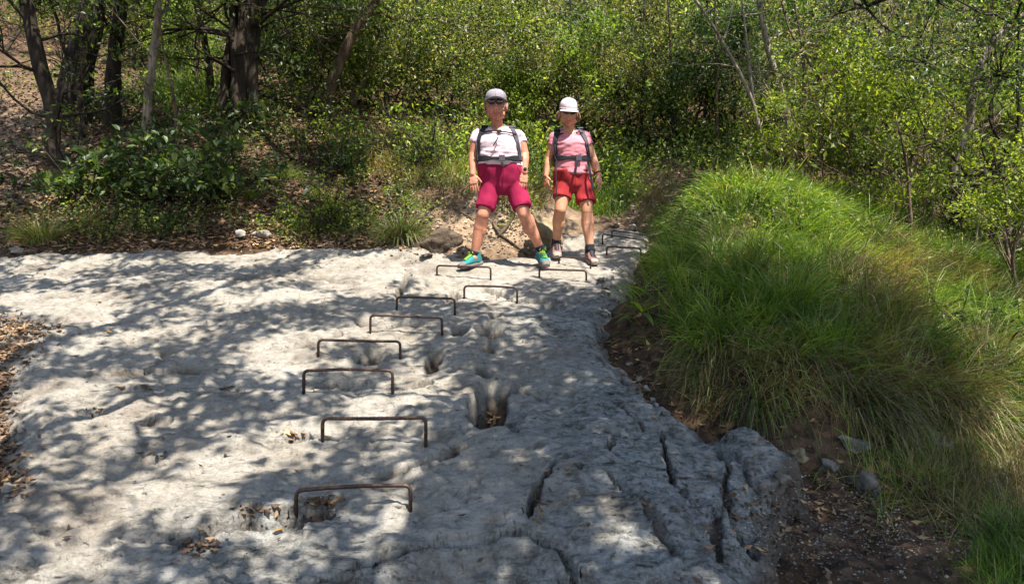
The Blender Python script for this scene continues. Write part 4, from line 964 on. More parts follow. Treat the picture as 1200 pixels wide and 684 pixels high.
for i, (u, v, r, sq, lab) in enumerate([(310, 279, 9, (1.3, 1, .6), 'flat pale stone on the rim of the slab below the bright tussock'), (280, 280, 9, (1, 1, .9), 'brown rounded stone beside the drooping shrub'), (298, 277, 5, (1, 1, .7), 'small stone wedged between the flat pale stone and the brown one'),
        (500, 300, 9, (1.7, 1, .4), 'flat slab-like stone at the foot of the dark hollow'), (528, 302, 9, (1.5, 1, .4), 'flat stone lying nearest to the green shoe on the rim'), (20, 296, 9, (1.6, 1, .5), 'low grey stone under the drooping grey tussock'),
        (712, 338, 6, (1, 1, .8), 'pale stone in the upper end of the crevice by the mound'), (704, 330, 5, (1.2, 1, .7), 'smaller pale stone at the very top of the crevice'), (718, 352, 5, (1, 1, .7), 'brown stone below the two pale ones in the crevice'),
        (757, 458, 6, (1, 1.2, .7), 'rounded pale stone in the lower end of the crevice'), (750, 447, 6, (1.3, 1, .7), 'squarish stone wedged across the crevice'), (765, 470, 5, (1, 1, .7), 'lowest small stone in the crevice beside the forked crack'), (738, 428, 5, (1.2, 1, .6), 'flat stone among brown leaves in the crevice'),
        (12, 577, 9, (1.3, 1, .8), 'dark stone in the leaf drift at the left edge of the slab'), (22, 521, 5, (1.5, 1, .5), 'light angular stone lying on brown leaves'), (742, 268, 9, (1.6, .8, .5), 'flat stone at the foot of the brown earth bank by the farthest rung'), (722, 266, 5, (1, 1, .7), 'small grey stone behind the long upper rung')]):
    boulder(lab, u, v, r, 20 + i, sq, 'stone', name='stone', sub=3, sink=.2, group=GS)
for i, (u, v, r, sq, lab) in enumerate([(1000, 527, 17, (1.3, .9, .8), 'jagged light-struck rock jutting out beneath the grassy overhang'), (975, 552, 12, (1.2, 1, .8), 'rough grey rock at the head of the dark pit'), (1015, 575, 19, (1.4, .9, .7), 'angular pale rock half buried beside the pit'), (935, 540, 15, (1.3, 1, .8), 'moss-topped dark rock between the slab and the pit'),
        (1135, 512, 8, (1, 1, 1), 'small pale rock catching the sun among dark grass'), (1100, 528, 18, (1, 1, 1), 'grey rock almost hidden by hanging grass'), (915, 570, 12, (1, 1, 1), 'brown rock at the broken outer rim of the slab')]):
    boulder(lab, u, v, r, 60 + i, sq, 'boulder' if i in (3,) else 'darkstone' if i != 4 else 'stone', name='rock', sub=4, sink=.45, group='rocks under the mound', lump=.45)
# gravel in the pit and on the eroded bank
g = Geo(); octa = np.array([[1, 0, 0], [0, 1, 0], [-1, 0, 0], [0, -1, 0], [0, 0, .7], [0, 0, -.7]], float); ot = np.array([[0, 1, 4], [1, 2, 4], [2, 3, 4], [3, 0, 4], [1, 0, 5], [2, 1, 5], [3, 2, 5], [0, 3, 5]])
for (cu, cv, ru, rv, n, s0, s1) in [(1020, 615, 80, 30, 3200, .003, .011), (930, 620, 30, 40, 600, .003, .010), (560, 265, 55, 20, 900, .006, .028), (600, 270, 30, 16, 400, .006, .02), (765, 240, 28, 18, 500, .008, .03), (400, 255, 70, 22, 900, .006, .03), (600, 300, 120, 12, 160, .003, .010), (20, 230, 40, 40, 300, .008, .03), (330, 265, 40, 16, 300, .006, .03)]:
    for _ in range(n):
        q = cast(cu + r_.normal() * ru, cv + r_.normal() * rv)
        if q is None: continue
        s = r_.uniform(s0, s1) * r_.uniform(.5, 1); V_ = octa * r_.uniform(.6, 1.3, (6, 1)) * [s, s * r_.uniform(.6, 1.2), s]; c_ = r_.uniform(0, 6.28); cs, sn = math.cos(c_), math.sin(c_)
        V_ = V_ @ np.array([[cs, sn, 0], [-sn, cs, 0], [0, 0, 1]]) + np.array(q); g.add(V_, None, ot)
tag(g.build('gravel', M['pebble']), kind='stuff')
# roots and fallen branches
def stick(label, pl, w, name, cat, bk='bark_mid', group=None, off=.01):
    g = Geo(); P = []
    for u, v, *e in pl:
        q = cast(u, v) if not e else Vector(pix(u, v, e[0])); P.append(np.array(q) + [0, -off, off])
    r = w / F * P[0][1] * .5; tube(g, dens(P, 4), np.linspace(r, r * .5, (len(P) - 1) * 4 + 1), 7, True, lambda i, an: 1 + .12 * np.sin(an * 2 + i)); o = g.build(name, M[bk], smooth=True); tag(o, label, cat, group)
stick('exposed root curving down the bank behind the legs of the walker in magenta shorts', [(585, 228), (596, 242), (601, 252), (594, 266), (584, 278)], 7, 'tree_root', 'root', group='roots in the bank')
stick('thin root running down to the path from the bank, between the walkers', [(578, 262), (586, 276), (600, 286), (618, 300)], 4, 'tree_root', 'root', group='roots in the bank')
stick('thin root slanting across the pale earth left of the white-shirted walker', [(522, 240), (540, 250), (556, 258)], 3, 'tree_root', 'root', group='roots in the bank')
stick('long dark dead branch lying along the outer flank of the mound', [(1108, 400), (1120, 425), (1140, 452), (1165, 470), (1198, 495)], 5, 'fallen_branch', 'branch', 'bark_dark', 'dead branches')
stick('dark bare branch curving up from the dry grass beside the mound', [(1138, 438), (1160, 428), (1178, 408), (1190, 392, 4.6), (1202, 388, 4.6)], 4, 'fallen_branch', 'branch', 'bark_dark', 'dead branches')
stick('thin grey branch hanging across the bright grass behind the mound', [(1000, 345, 5.6), (1025, 330, 5.6), (1052, 312, 5.7)], 3, 'fallen_branch', 'branch', 'bark_dark', 'dead branches')
stick('pale snapped branch lying slantwise in the brush', [(1155, 312, 7.2), (1180, 300, 7.2), (1204, 290, 7.2)], 5, 'fallen_branch', 'branch', 'bark_pale', 'dead branches')
stick('fallen stick lying low in the plants at the rim of the slab', [(160, 283, 7.3), (190, 278, 7.35), (212, 268, 7.4)], 4, 'fallen_branch', 'branch', 'bark_pale', 'dead branches')
# ---------------------------------------------------------------- people
SK1 = m_plain('tanned_skin', (.50, .21, .13), .5, .35, .28, 13, .15, .004)
SK2 = m_plain('fair_skin', (.56, .27, .16), .5, .35, .24, 13, .15, .004)  # skin tone of the walker in red shorts
LIP = m_plain('lips', (.45, .12, .11), .45, .4, .1, 30, 0)
for m_ in (SK1, SK2):
    b_ = m_.node_tree.nodes['Principled BSDF']; b_.inputs['Subsurface Weight'].default_value = .08; b_.inputs['Subsurface Radius'].default_value = (.02, .008, .004)
def m_cloth(name, col, blot=.1): return m_plain(name, col, .85, .15, blot, 25, .25, .004)
CL_ = {k: m_cloth(k, c) for k, c in dict(white_pink_cotton=(.66, .50, .55), rose_jersey=(.56, .21, .25), magenta_cotton=(.26, .012, .052), dark_magenta=(.16, .006, .03), red_cotton=(.30, .026, .030), dark_red=(.2, .015, .018), charcoal_webbing=(.022, .022, .027), grey_webbing=(.075, .07, .085),
      black_wool=(.02, .02, .024), grey_cap_cloth=(.25, .225, .26), pale_cap_cloth=(.68, .56, .58), teal_mesh=(.03, .19, .20), lime_lace=(.30, .55, .06), brown_suede=(.22, .12, .11), grey_suede=(.30, .24, .21), grey_rubber=(.16, .14, .13),
      tan_hair=(.34, .23, .13), pack_lilac=(.26, .19, .25), blue_grey_hair=(.30, .24, .19)).items()}
LENS = m_plain('dark_lens', (.012, .010, .012), .12, .6, 0, 10, 0); FRAME = m_plain('frame_plastic', (.05, .02, .025), .3, .5, 0, 10, 0)
STEELW = m_plain('watch_steel', (.5, .48, .45), .3, .5, 0, 10, 0, metal=.8)
DG = None
def remesh(g, voxel, name, mt, smooth_it=4, fac=.5, fold=None):
    o = g.build('tmp', smooth=True)
    m_ = o.modifiers.new('r', 'REMESH'); m_.mode = 'VOXEL'; m_.voxel_size = voxel; m_.use_smooth_shade = True
    if smooth_it: s_ = o.modifiers.new('s', 'SMOOTH'); s_.factor = fac; s_.iterations = smooth_it
    dg = bpy.context.evaluated_depsgraph_get(); me = bpy.data.meshes.new_from_object(o.evaluated_get(dg)); old = o.data
    bpy.data.objects.remove(o); bpy.data.meshes.remove(old); me.name = name
    if fold:
        n = len(me.vertices); co = np.zeros(n * 3); me.vertices.foreach_get('co', co); co = co.reshape(-1, 3); no = np.zeros(n * 3); me.vertices.foreach_get('normal', no); no = no.reshape(-1, 3)
        co = co + no * fold(co)[:, None]; me.vertices.foreach_set('co', co.ravel()); me.update()
    me.materials.clear(); me.materials.append(mt)
    me.polygons.foreach_set('use_smooth', np.ones(len(me.polygons), bool))
    o = bpy.data.objects.new(name, me); COL.objects.link(o); return o
def ball(g, c, r, rot=None, seg=16):
    r = np.broadcast_to(np.asarray(r, float), (3,)); th = np.linspace(0, math.pi, seg // 2 + 1); ph = np.arange(seg) * 2 * math.pi / seg
    V = np.stack([np.outer(np.sin(th), np.cos(ph)), np.outer(np.sin(th), np.sin(ph)), np.outer(np.cos(th), np.ones(seg))], -1) * r
    V = V.reshape(-1, 3)
    if rot is not None: V = V @ np.array(rot).T
    a = np.arange(seg // 2)[:, None] * seg + np.arange(seg)[None]; b = np.arange(seg // 2)[:, None] * seg + (np.arange(seg)[None] + 1) % seg
    g.add(V + np.asarray(c), np.stack([a, a + seg, b + seg, b], -1).reshape(-1, 4))
def limb(g, pts, rad, n=14, caps=True):
    p = dens(np.array(pts, float), 4); m = len(p); r = np.interp(np.linspace(0, 1, m), np.linspace(0, 1, len(rad)), rad)
    tube(g, p, r, n, True)
    if caps:
        for q, rr in ((p[0], r[0]), (p[-1], r[-1])): ball(g, q, rr)
def loft(g, secs, n=28, ex=2.4):
    """closed body of stacked horizontal sections: (centre xyz, half width, half depth)"""
    V = []; ph = np.arange(n) * 2 * math.pi / n; c, s = np.cos(ph), np.sin(ph)
    for (cc, rx, ry) in secs:
        V.append(np.stack([np.sign(c) * np.abs(c) ** (2 / ex) * rx, np.sign(s) * np.abs(s) ** (2 / ex) * ry, np.zeros(n)], -1) + np.asarray(cc))
    m = len(V); V = np.concatenate(V + [np.array([secs[0][0]]), np.array([secs[-1][0]])])
    a = np.arange(m - 1)[:, None] * n + np.arange(n)[None]; b = np.arange(m - 1)[:, None] * n + (np.arange(n)[None] + 1) % n
    k = np.arange(n); k2 = (k + 1) % n
    g.add(V, np.stack([a, b, b + n, a + n], -1).reshape(-1, 4), np.concatenate([np.stack([k2, k, np.full(n, m * n)], -1), np.stack([k + (m - 1) * n, k2 + (m - 1) * n, np.full(n, m * n + 1)], -1)]))
def hand(g, w, dn, thumb, nrm, curl=.25, s=1.0, spread=1.0):
    """palm and five fingers from the wrist: DN to the fingertips, THUMB to the thumb side, NRM out of the back of the hand"""
    dn = unit(np.array(dn, float)); th = unit(np.array(thumb, float) - dn * np.dot(thumb, dn)); nr = unit(np.cross(dn, th)); nr = nr * (1 if np.dot(nr, nrm) > 0 else -1)
    w = np.array(w, float)
    for t, wd in ((.0, .024), (.02, .028), (.045, .036), (.07, .039), (.085, .037)):
        for k in np.linspace(-1, 1, 5): ball(g, w + dn * t * s + th * k * (wd - .013) * s, .0145 * s, seg=10)
    R_ = np.stack([th, dn, nr], 1); ball(g, w + dn * .048 * s, (.038 * s, .052 * s, .0155 * s), R_)
    for k, (off, L_, r) in enumerate(((.028, .072, .0088), (.0095, .080, .009), (-.0095, .074, .0086), (-.028, .058, .0078))):
        b = w + dn * .088 * s + th * off * s; d = unit(dn + th * off * 3.2 * spread); p = [b - d * .015, b]
        c_ = curl * (1 + .25 * k)
        for j, f in enumerate((.45, .30, .25)):
            ang = c_ * (j + .6); dd = d * math.cos(ang) - nr * math.sin(ang); p.append(p[-1] + dd * L_ * f * s)
        limb(g, p, [r * s, r * s, r * .95 * s, r * .85 * s, r * .7 * s], 8)
    b = w + dn * .028 * s + th * .026 * s; d = unit(dn * .75 + th * .75 - nr * .15)
    limb(g, [b - d * .02 * s, b + d * .018 * s, b + d * .042 * s + dn * .004, b + d * .060 * s + dn * .012 * s], [.013 * s, .0125 * s, .0105 * s, .0085 * s], 8)
def head(g, c, s, Rm, hair=False):
    """skull, jaw, nose, brow, cheeks, chin, ears; faces -Y before the turn RM"""
    R_ = np.array(Rm); 
    def B(p, r, rr=None): ball(g, c + R_ @ (np.array(p) * s), np.array(r) * s, R_ if rr is None else R_ @ rr, 20)
    B((0, .012, .035), (.073, .090, .084)); B((0, -.018, -.02), (.062, .072, .080)); B((0, -.040, -.066), (.040, .042, .034)); B((0, -.070, -.088), (.019, .016, .015))
    for k in (-1, 1):
        B((k * .036, -.060, -.022), (.025, .020, .022)); B((k * .047, -.02, -.055), (.022, .04, .030)); B((k * .079, .008, -.004), (.009, .018, .031)); B((k * .030, -.076, .032), (.025, .011, .008))
        B((k * .011, -.088, -.026), (.0085, .009, .007)); B((k * .026, -.068, -.044), (.014, .014, .018))
    B((0, -.084, .004), (.008, .014, .026)); B((0, -.096, -.018), (.0115, .013, .0105)); B((0, -.082, -.050), (.021, .008, .0055)); B((0, -.081, -.061), (.018, .008, .006))
def foot_dir(ang): return np.array([math.sin(ang), -math.cos(ang), 0.0])
def shoe(root, ankle, heading, pitch, L_, mats, lace, name='shoe', roll=0.0, high=.085):
    """boot built along its own axis then turned: upper with ankle collar, rubber sole, toe cap, laces"""
    cz, sz = math.cos(heading), math.sin(heading)
    Rz = np.array([[cz, -sz, 0], [sz, cz, 0], [0, 0, 1]]); cp_, sp = math.cos(pitch), math.sin(pitch)
    Rx = np.array([[1, 0, 0], [0, cp_, -sp], [0, sp, cp_]]); Rm = Rz @ Rx                # toe along -Y
    H = high; T = lambda V: (np.asarray(V, float) - [0, 0, H]) @ Rm.T + ankle
    def section(y, z0, z1, w, n=16, ex=2.6):
        ph = np.arange(n) * 2 * math.pi / n; c, s = np.cos(ph), np.sin(ph)
        return np.stack([np.sign(c) * np.abs(c) ** (2 / ex) * w, np.full(n, y), (z0 + z1) / 2 + np.sign(s) * np.abs(s) ** (2 / ex) * (z1 - z0) / 2], -1)
    def skin(g, secs):
        V = np.concatenate(secs); m = len(secs); n = len(secs[0]); a = np.arange(m - 1)[:, None] * n + np.arange(n)[None]; b = np.arange(m - 1)[:, None] * n + (np.arange(n)[None] + 1) % n; k = np.arange(n); k2 = (k + 1) % n
        V = np.concatenate([V, [secs[0].mean(0)], [secs[-1].mean(0)]])
        g.add(T(V), np.stack([a, a + n, b + n, b], -1).reshape(-1, 4), np.concatenate([np.stack([k, k2, np.full(n, m * n)], -1), np.stack([k2 + (m - 1) * n, k + (m - 1) * n, np.full(n, m * n + 1)], -1)]))
    f = L_ / .27
    g = Geo()
    skin(g, [section(y * f, .02, z1, w * f) for y, z1, w in ((.072, .055, .020), (.065, .085, .031), (.035, .10, .037), (.0, .10, .039), (-.04, .098, .041), (-.085, .080, .045), (-.125, .064, .048), (-.16, .054, .045), (-.185, .043, .034), (-.197, .032, .018))])
    tube(g, T([(0, .012, .03), (0, .014, .07), (0, .016, .105), (0, .018, .125)]), [.040, .043, .044, .047], 16)
    up = remesh(g, .006, name, mats[0], 5); 
    g = Geo(); skin(g, [section(y * f, zb, zt, w * f, ex=3.5) for y, zb, zt, w in ((.080, .006, .032, .024), (.070, 0, .036, .036), (.03, 0, .034, .040), (-.02, .004, .032, .037), (-.07, .002, .030, .043), (-.12, 0, .030, .050), (-.165, .002, .034, .046), (-.195, .008, .040, .034), (-.207, .016, .042, .018))])
    so_ = g.build('sole', mats[1], smooth=False); rel(so_, root)
    g = Geo(); skin(g, [section(y * f, .018, z1, w * f) for y, z1, w in ((-.155, .0575, .0475), (-.175, .052, .041), (-.193, .043, .030), (-.203, .034, .016))]); tc_ = g.build('toe_cap', mats[1], smooth=True); rel(tc_, root)
    g = Geo()
    for i in range(6):
        y = (-.035 - i * .017) * f; z = .109 - i * .0065; w = .020
        tube(g, T([(-w, y, z - .006), (0, y - .006, z + .003), (w, y + .004, z - .006)]), .0032, 6)
        tube(g, T([(-w, y + .010, z - .004), (0, y, z + .004), (w, y - .010, z - .008)]), .0026, 6)
    for k in (-1, 1): tube(g, T([(0, -.03 * f, .118), (k * .022, -.04 * f, .126), (k * .034, -.045 * f, .112), (k * .012, -.035 * f, .115)]), .0025, 6)
    lc = g.build('lace', lace, smooth=True); rel(lc, root)
    rel(up, root)
    for ch in (so_, tc_, lc): ch.parent = up; ch.matrix_parent_inverse = Matrix.Identity(4)
    # parts of the shoe share world-space vertices: undo the parent's shift once only
    for ch in (so_, tc_, lc): ch.matrix_parent_inverse = Matrix.Identity(4)
    return up
def ribbon(bvh, pts, width, thick, off=.007, n=22, dirfn=None, ctr=None):
    """webbing laid over the clothes: pts are (x, z) seen from the front, or free 3-D points"""
    P = dens(np.array(pts, float), 5); out = []; nrm = []
    for p in P:
        o_, d_ = dirfn(p); h = bvh.ray_cast(Vector(o_), Vector(d_))
        if h[0] is None: continue
        nn = np.array(h[1]); nn = nn if np.dot(nn, d_) < 0 else -nn
        out.append(np.array(h[0]) + nn * off); nrm.append(nn)
    out = np.array(out); nrm = np.array(nrm)
    for _ in range(3): out[1:-1] = (out[:-2] + out[1:-1] * 2 + out[2:]) / 4; nrm = unit(nrm); nrm[1:-1] = (nrm[:-2] + nrm[1:-1] + nrm[2:]) / 3
    nrm = unit(nrm); t = np.gradient(out, axis=0); s = unit(np.cross(t, nrm)); m = len(out); g = Geo()
    w = np.broadcast_to(np.asarray(width, float), (2,)) if np.ndim(width) else (width, width); w = np.linspace(w[0], w[1], m)[:, None] * .5
    V = np.stack([out + s * w, out + s * w * .8 + nrm * thick, out - s * w * .8 + nrm * thick, out - s * w, out - s * w * .7 - nrm * thick * .6, out + s * w * .7 - nrm * thick * .6], 1).reshape(-1, 3)
    a = np.arange(m - 1)[:, None] * 6 + np.arange(6)[None]; b = np.arange(m - 1)[:, None] * 6 + (np.arange(6)[None] + 1) % 6; k = (m - 1) * 6
    g.add(V, np.concatenate([np.stack([a, b, b + 6, a + 6], -1).reshape(-1, 4), [[3, 2, 1, 0], [5, 4, 3, 0], [k, k + 1, k + 2, k + 3], [k, k + 3, k + 4, k + 5]]])); return g, out, nrm

def walker(spec):
    S = spec; D = S['d']; px = 1 / F * D
    W = lambda u, v, dd=0.0: pix(u, v, D + dd)
    footp = W(*S['pelvis']); gz_ = drop(footp[0], footp[1])
    root = empty('person', (footp[0], footp[1], gz_)); tag(root, S['label'], 'person')
    # ---- body
    g = Geo(); T_ = S['torso']                                 # (u centre, v, half width px, half depth m, depth offset)
    secs = [(W(u, v, dd), hw * px, hd) for u, v, hw, hd, dd in T_]
    loft(g, sorted(secs, key=lambda q: q[0][2]))
    def between(v0, v1, add):
        vs = sorted({v0, v1} | {t[1] for t in T_ if v0 < t[1] < v1}); tv = sorted(T_, key=lambda t: t[1]); xs = [t[1] for t in tv]; out = []
        for v_ in vs:
            c_, hw, hd, dd = (np.interp(v_, xs, [t[i] for t in tv]) for i in (0, 2, 3, 4)); out.append((W(c_, v_, dd), hw * px + add, hd + add))
        return sorted(out, key=lambda q: q[0][2])
    hc = W(*S['head']); Rm = Matrix.Rotation(S['turn'][1], 3, 'Z') @ Matrix.Rotation(S['turn'][0], 3, 'X') @ Matrix.Rotation(S['turn'][2], 3, 'Y')
    nk = W(*S['neck']); limb(g, [nk + [0, .03, -.06], nk + [0, .02, 0], hc + [0, .015, -.03]], [.062, .052, .050])
    head(g, hc, S['hs'], Rm)
    for a_ in S['arms']:
        sh, el, wr = (W(*q) for q in a_['j'])
        limb(g, [sh, (sh + el) / 2 + [0, 0, 0], el], [.050 * a_['k'], .047 * a_['k'], .037 * a_['k']])
        limb(g, [el, el * .65 + wr * .35, wr], [.038 * a_['k'], .038 * a_['k'], .0235 * a_['k']])
        hand(g, wr + unit(wr - el) * .0, a_['dn'], a_['th'], a_['nr'], a_['curl'], a_.get('hs', .95), a_.get('spread', 1))
    for l_ in S['legs']:
        u_, v_, dd_ = l_['j'][2]; gq = cast(l_['sole'][0], l_['sole'][1]); l_['j'][2] = (u_, v_, gq.y - D + l_.get('back', .04)); print('SOLE', tuple(round(c, 3) for c in gq), round(gq.y - D, 3))
        hp, kn, an = (W(*q) for q in l_['j'])
        limb(g, [hp, hp * .5 + kn * .5 + [0, -.006, 0], kn], [.072, .064, .052]); ball(g, kn + [0, -.020, 0], (.034, .030, .042)); ball(g, kn * .72 + an * .28 + [.012, .018, 0], (.043, .046, .095)); ball(g, kn * .74 + an * .26 + [-.014, .018, 0], (.041, .044, .085))
        cf = kn * .68 + an * .32 + [0, .022, 0]
        limb(g, [kn, cf, kn * .35 + an * .65 + [0, .008, 0], an + [0, .01, -.02]], [.050, .058, .043, .032])
        ball(g, an + [0, .0, -.03], (.036, .05, .036))
    body = remesh(g, .0042, 'body', S['skin'], 3, .45); rel(body, root)
    me = body.data; me.materials.append(LIP)
    Rt = np.array(Rm).T; cen = np.zeros(len(me.polygons) * 3); me.polygons.foreach_get('center', cen); q = (cen.reshape(-1, 3) - hc) @ Rt.T / S['hs']
    lip = (np.abs(q[:, 0]) < .024) & (np.abs(q[:, 2] + .0555 - .28 * np.abs(q[:, 0]) ) < .0085) & (q[:, 1] < -.06); mi = np.zeros(len(lip), np.int32); mi[lip] = 1; me.polygons.foreach_set('material_index', mi)
    # ---- shirt
    fn = lambda amp, sc_, st=(1, 1, 1), sd_=0: (lambda co: amp * np.array([mnoise.noise(Vector((p[0] * sc_ * st[0] + sd_, p[1] * sc_ * st[1], p[2] * sc_ * st[2]))) + .5 * mnoise.noise(Vector((p[0] * sc_ * 2.3 + 5, p[1] * sc_ * 2.3, p[2] * sc_ * 2.3 * st[2]))) for p in co]))
    g = Geo(); hem = S['hem']
    sh_ = between(T_[-1][1], hem, .013)
    loft(g, sh_)
    for a_ in S['arms']:
        sh, el, wr = (W(*q_) for q_ in a_['j']); e = sh + (el - sh) * S['sleeve']; inn = sh * .7 + nk * .3 + [0, .01, -.01]
        limb(g, [inn, sh + [0, 0, .002]], [.056, .060]); limb(g, [sh, (sh + e) / 2, e], [.060 * a_['k'] ** .5, .060 * a_['k'] ** .5, .061 * a_['k'] ** .5], 16, False)
    shirt = remesh(g, .007, 'shirt', S['shirt'], 5, .5, fn(.011, 8, (1, 1, 2.4), S['seed'])); rel(shirt, root)
    bm = bmesh.new(); bm.from_mesh(shirt.data); nx_, nz_ = nk[0], W(0, S['vneck'])[2]          # scooped neckline
    bmesh.ops.delete(bm, geom=[f for f in bm.faces if (lambda c: c.y < nk[1] + .02 and c.z > nz_ + 18 * (c.x - nx_) ** 2)(f.calc_center_median())], context='FACES'); bm.to_mesh(shirt.data); bm.free()
    # ---- shorts
    g = Geo(); lo = between(S['waist'], T_[0][1], .010); loft(g, lo)
    for l_ in S['legs']:
        hp, kn, an = (W(*q_) for q_ in l_['j']); e = hp + (kn - hp) * l_['short']; limb(g, [hp + [0, 0, .02], (hp + e) / 2, e], [.092, .088, l_['w'] + .002], 18, False)
    shorts = remesh(g, .007, 'shorts', S['shorts'], 4, .5, fn(.013, 7, (1.5, 1, .8), S['seed'] + 3)); rel(shorts, root)
    bs0 = BVHTree.FromPolygons([tuple(v_.co) for v_ in shorts.data.vertices], [tuple(p.vertices) for p in shorts.data.polygons]); fr_ = lambda p: ((p[0], p[1] - 1.0, p[2]), (0, 1, 0))
    for pl_ in S['seams']:
        g, _, _ = ribbon(bs0, [W(u, v) for u, v in pl_], .005, .0022, dirfn=fr_, off=.001); o = g.build('seam', S['seamc']); rel(o, root); o.parent = shorts; o.matrix_parent_inverse = Matrix.Identity(4)
    # ---- socks and shoes
    for l_ in S['legs']:
        an = W(*l_['j'][2]); kn = W(*l_['j'][1]); up_ = unit(kn - an); g = Geo()
        tube(g, [an - up_ * .03, an + up_ * .01, an + up_ * l_['sock'], an + up_ * (l_['sock'] + .012)], [.043, .041, .042, .040], 16); o = g.build('sock', S['sock'], smooth=True); rel(o, root)
        shoe(root, an, l_['head'], l_['pitch'], S['shoe_l'], S['shoe_m'], S['lace'], 'shoe', high=l_.get('high', .085))
    # ---- cap
    g = Geo(); hs = S['hs']; R3 = np.array(Rm); c0 = hc + R3 @ np.array([0, .010, .056]) * hs
    seg = 24; th = np.linspace(0, math.pi / 2 + .12, 9); ph = np.arange(seg) * 2 * math.pi / seg; st_ = np.sin(th) ** .8
    V_ = np.stack([np.outer(st_, np.cos(ph)) * .079, np.outer(st_, np.sin(ph)) * .096, np.outer(np.sign(np.cos(th)) * np.abs(np.cos(th)) ** .85, np.ones(seg)) * S['cap_h']], -1).reshape(-1, 3) * hs
    a = np.arange(8)[:, None] * seg + np.arange(seg)[None]; b = np.arange(8)[:, None] * seg + (np.arange(seg)[None] + 1) % seg
    g.add(V_ @ R3.T + c0, np.stack([a, a + seg, b + seg, b], -1).reshape(-1, 4)); ball(g, c0 + R3 @ np.array([0, 0, S['cap_h'] + .001]) * hs, .007, seg=8)
    tube(g, (np.stack([np.cos(ph) * .080, np.sin(ph) * .0972, np.full(seg, -.004)], -1)[list(range(seg)) + [0]] * hs) @ R3.T + c0, .003, 6)
    for k in range(6):                                          # panel seams
        an_ = k * math.pi / 3 + .5; P_ = np.stack([st_[:8] * math.cos(an_) * .0795, st_[:8] * math.sin(an_) * .0965, np.abs(np.cos(th[:8])) ** .85 * S['cap_h'] * 1.004], -1) * hs; tube(g, P_ @ R3.T + c0, .0014, 5)
    capo = g.build('cap', S['cap'], smooth=True); rel(capo, root); md = capo.modifiers.new('t', 'SOLIDIFY'); md.thickness = .002
    g = Geo(); rows = 7; cols = 15; bt = math.radians(S['brim_tilt']); V_ = []
    for i in range(rows):
        for j in range(cols):
            t = i / (rows - 1); an_ = math.pi + .42 + (j / (cols - 1)) * (math.pi - .84); w = .076 + .014 * t; x = math.cos(an_) * w; yb = math.sin(an_) * (.090 + .082 * t * max(0, -math.sin(an_)) ** .4)
            out = -yb - .090 * -math.sin(an_); z = -.006 - math.tan(bt) * out - .16 * x * x / .08 * (1.0)
            V_.append((x, yb, z))
    V_ = np.array(V_) * hs; V_ = V_ @ R3.T + c0; top_ = V_; bot = V_ + R3 @ np.array([0, 0, -.0035]); nV = rows * cols
    q0 = np.arange(rows - 1)[:, None] * cols + np.arange(cols - 1)[None]; q4 = np.stack([q0, q0 + cols, q0 + cols + 1, q0 + 1], -1).reshape(-1, 4)
    e0 = [[(rows - 1) * cols + j, (rows - 1) * cols + j + nV, (rows - 1) * cols + j + 1 + nV, (rows - 1) * cols + j + 1] for j in range(cols - 1)]
    g.add(np.concatenate([top_, bot]), np.concatenate([q4, q4[:, ::-1] + nV, e0])); o = g.build('brim', S['cap'], smooth=True); o.parent = capo
    # ---- hair
    g = Geo(); r_ = np.random.default_rng(S['seed']); ball(g, hc + R3 @ np.array([0, .030, .004]) * hs, np.array([.081, .083, .080]) * hs, R3, 20)
    for _ in range(S['hair_n']):
        k = r_.choice(S['hair_side']); a0 = r_.uniform(-.1, 1.1); p0 = np.array([k * (.078 - .02 * a0), .01 + .075 * a0, .028]); p = [p0]
        ln_ = S['hair_l'] * r_.uniform(.5, 1.0); dr = np.array([k * r_.uniform(.0, S['hair_out']), r_.uniform(.0, .25), -1.0]); dr /= np.linalg.norm(dr)
        for t in (.35, .7, 1): p.append(p0 + dr * ln_ * t + np.array([k * .01 * math.sin(t * 3), 0, 0]) + r_.normal(size=3) * .003)
        tube(g, (np.array(p) * hs) @ R3.T + hc, [.005, .005, .004, .0015], 5)
    rel(g.build('hair', S['hair'], smooth=True), root)
    # ---- sunglasses
    g = Geo(); fr = Geo()
    for k in (-1, 1):
        c_ = np.array([k * .0315, -.0895, .026]); ph = np.arange(16) * 2 * math.pi / 16; ring = np.stack([np.cos(ph) * .0265, np.abs(np.cos(ph) * .5 + .5 * (k < 0) * 0) * 0 + .012 * (np.cos(ph) * k + .2) , np.sin(ph) * .0185 * (1 - .12 * np.cos(ph) * k)], -1) + c_
        V_ = np.concatenate([ring, [c_ + [0, -.004, 0]]]) * hs; g.add(V_ @ R3.T + hc, None, [[16, i, (i + 1) % 16] for i in range(16)])
        tube(fr, (np.concatenate([ring, ring[:1]]) * hs) @ R3.T + hc, .0026, 6); tube(fr, (np.array([[k * .056, -.078, .030], [k * .073, -.05, .030], [k * .079, .0, .024]]) * hs) @ R3.T + hc, .0028, 6)
    tube(fr, (np.array([[-.009, -.092, .030], [0, -.097, .032], [.009, -.092, .030]]) * hs) @ R3.T + hc, .0024, 6)
    gl = fr.build('sunglasses', FRAME, smooth=True); rel(gl, root); ln = g.build('lens', LENS, smooth=True); ln.parent = gl
    # ---- watch / bracelet
    a_ = S['arms'][1]; el, wr = W(*a_['j'][1]), W(*a_['j'][2]); ax = unit(wr - el); g = Geo(); c_ = wr - ax * .022; tube(g, [c_ - ax * .006, c_ - ax * .005, c_ + ax * .005, c_ + ax * .006], [.026, .0285, .0285, .026], 16)
    wo = g.build('watch' if S['watch'] else 'bracelet', STEELW if S['watch'] else CL_['black_wool'], smooth=True); rel(wo, root)
    if S['watch']:
        g = Geo(); tube(g, [c_ + [0.006, -.026, .004], c_ + [.008, -.034, .006]], [.015, .014], 16); o = g.build('dial', LENS, smooth=True); o.parent = wo
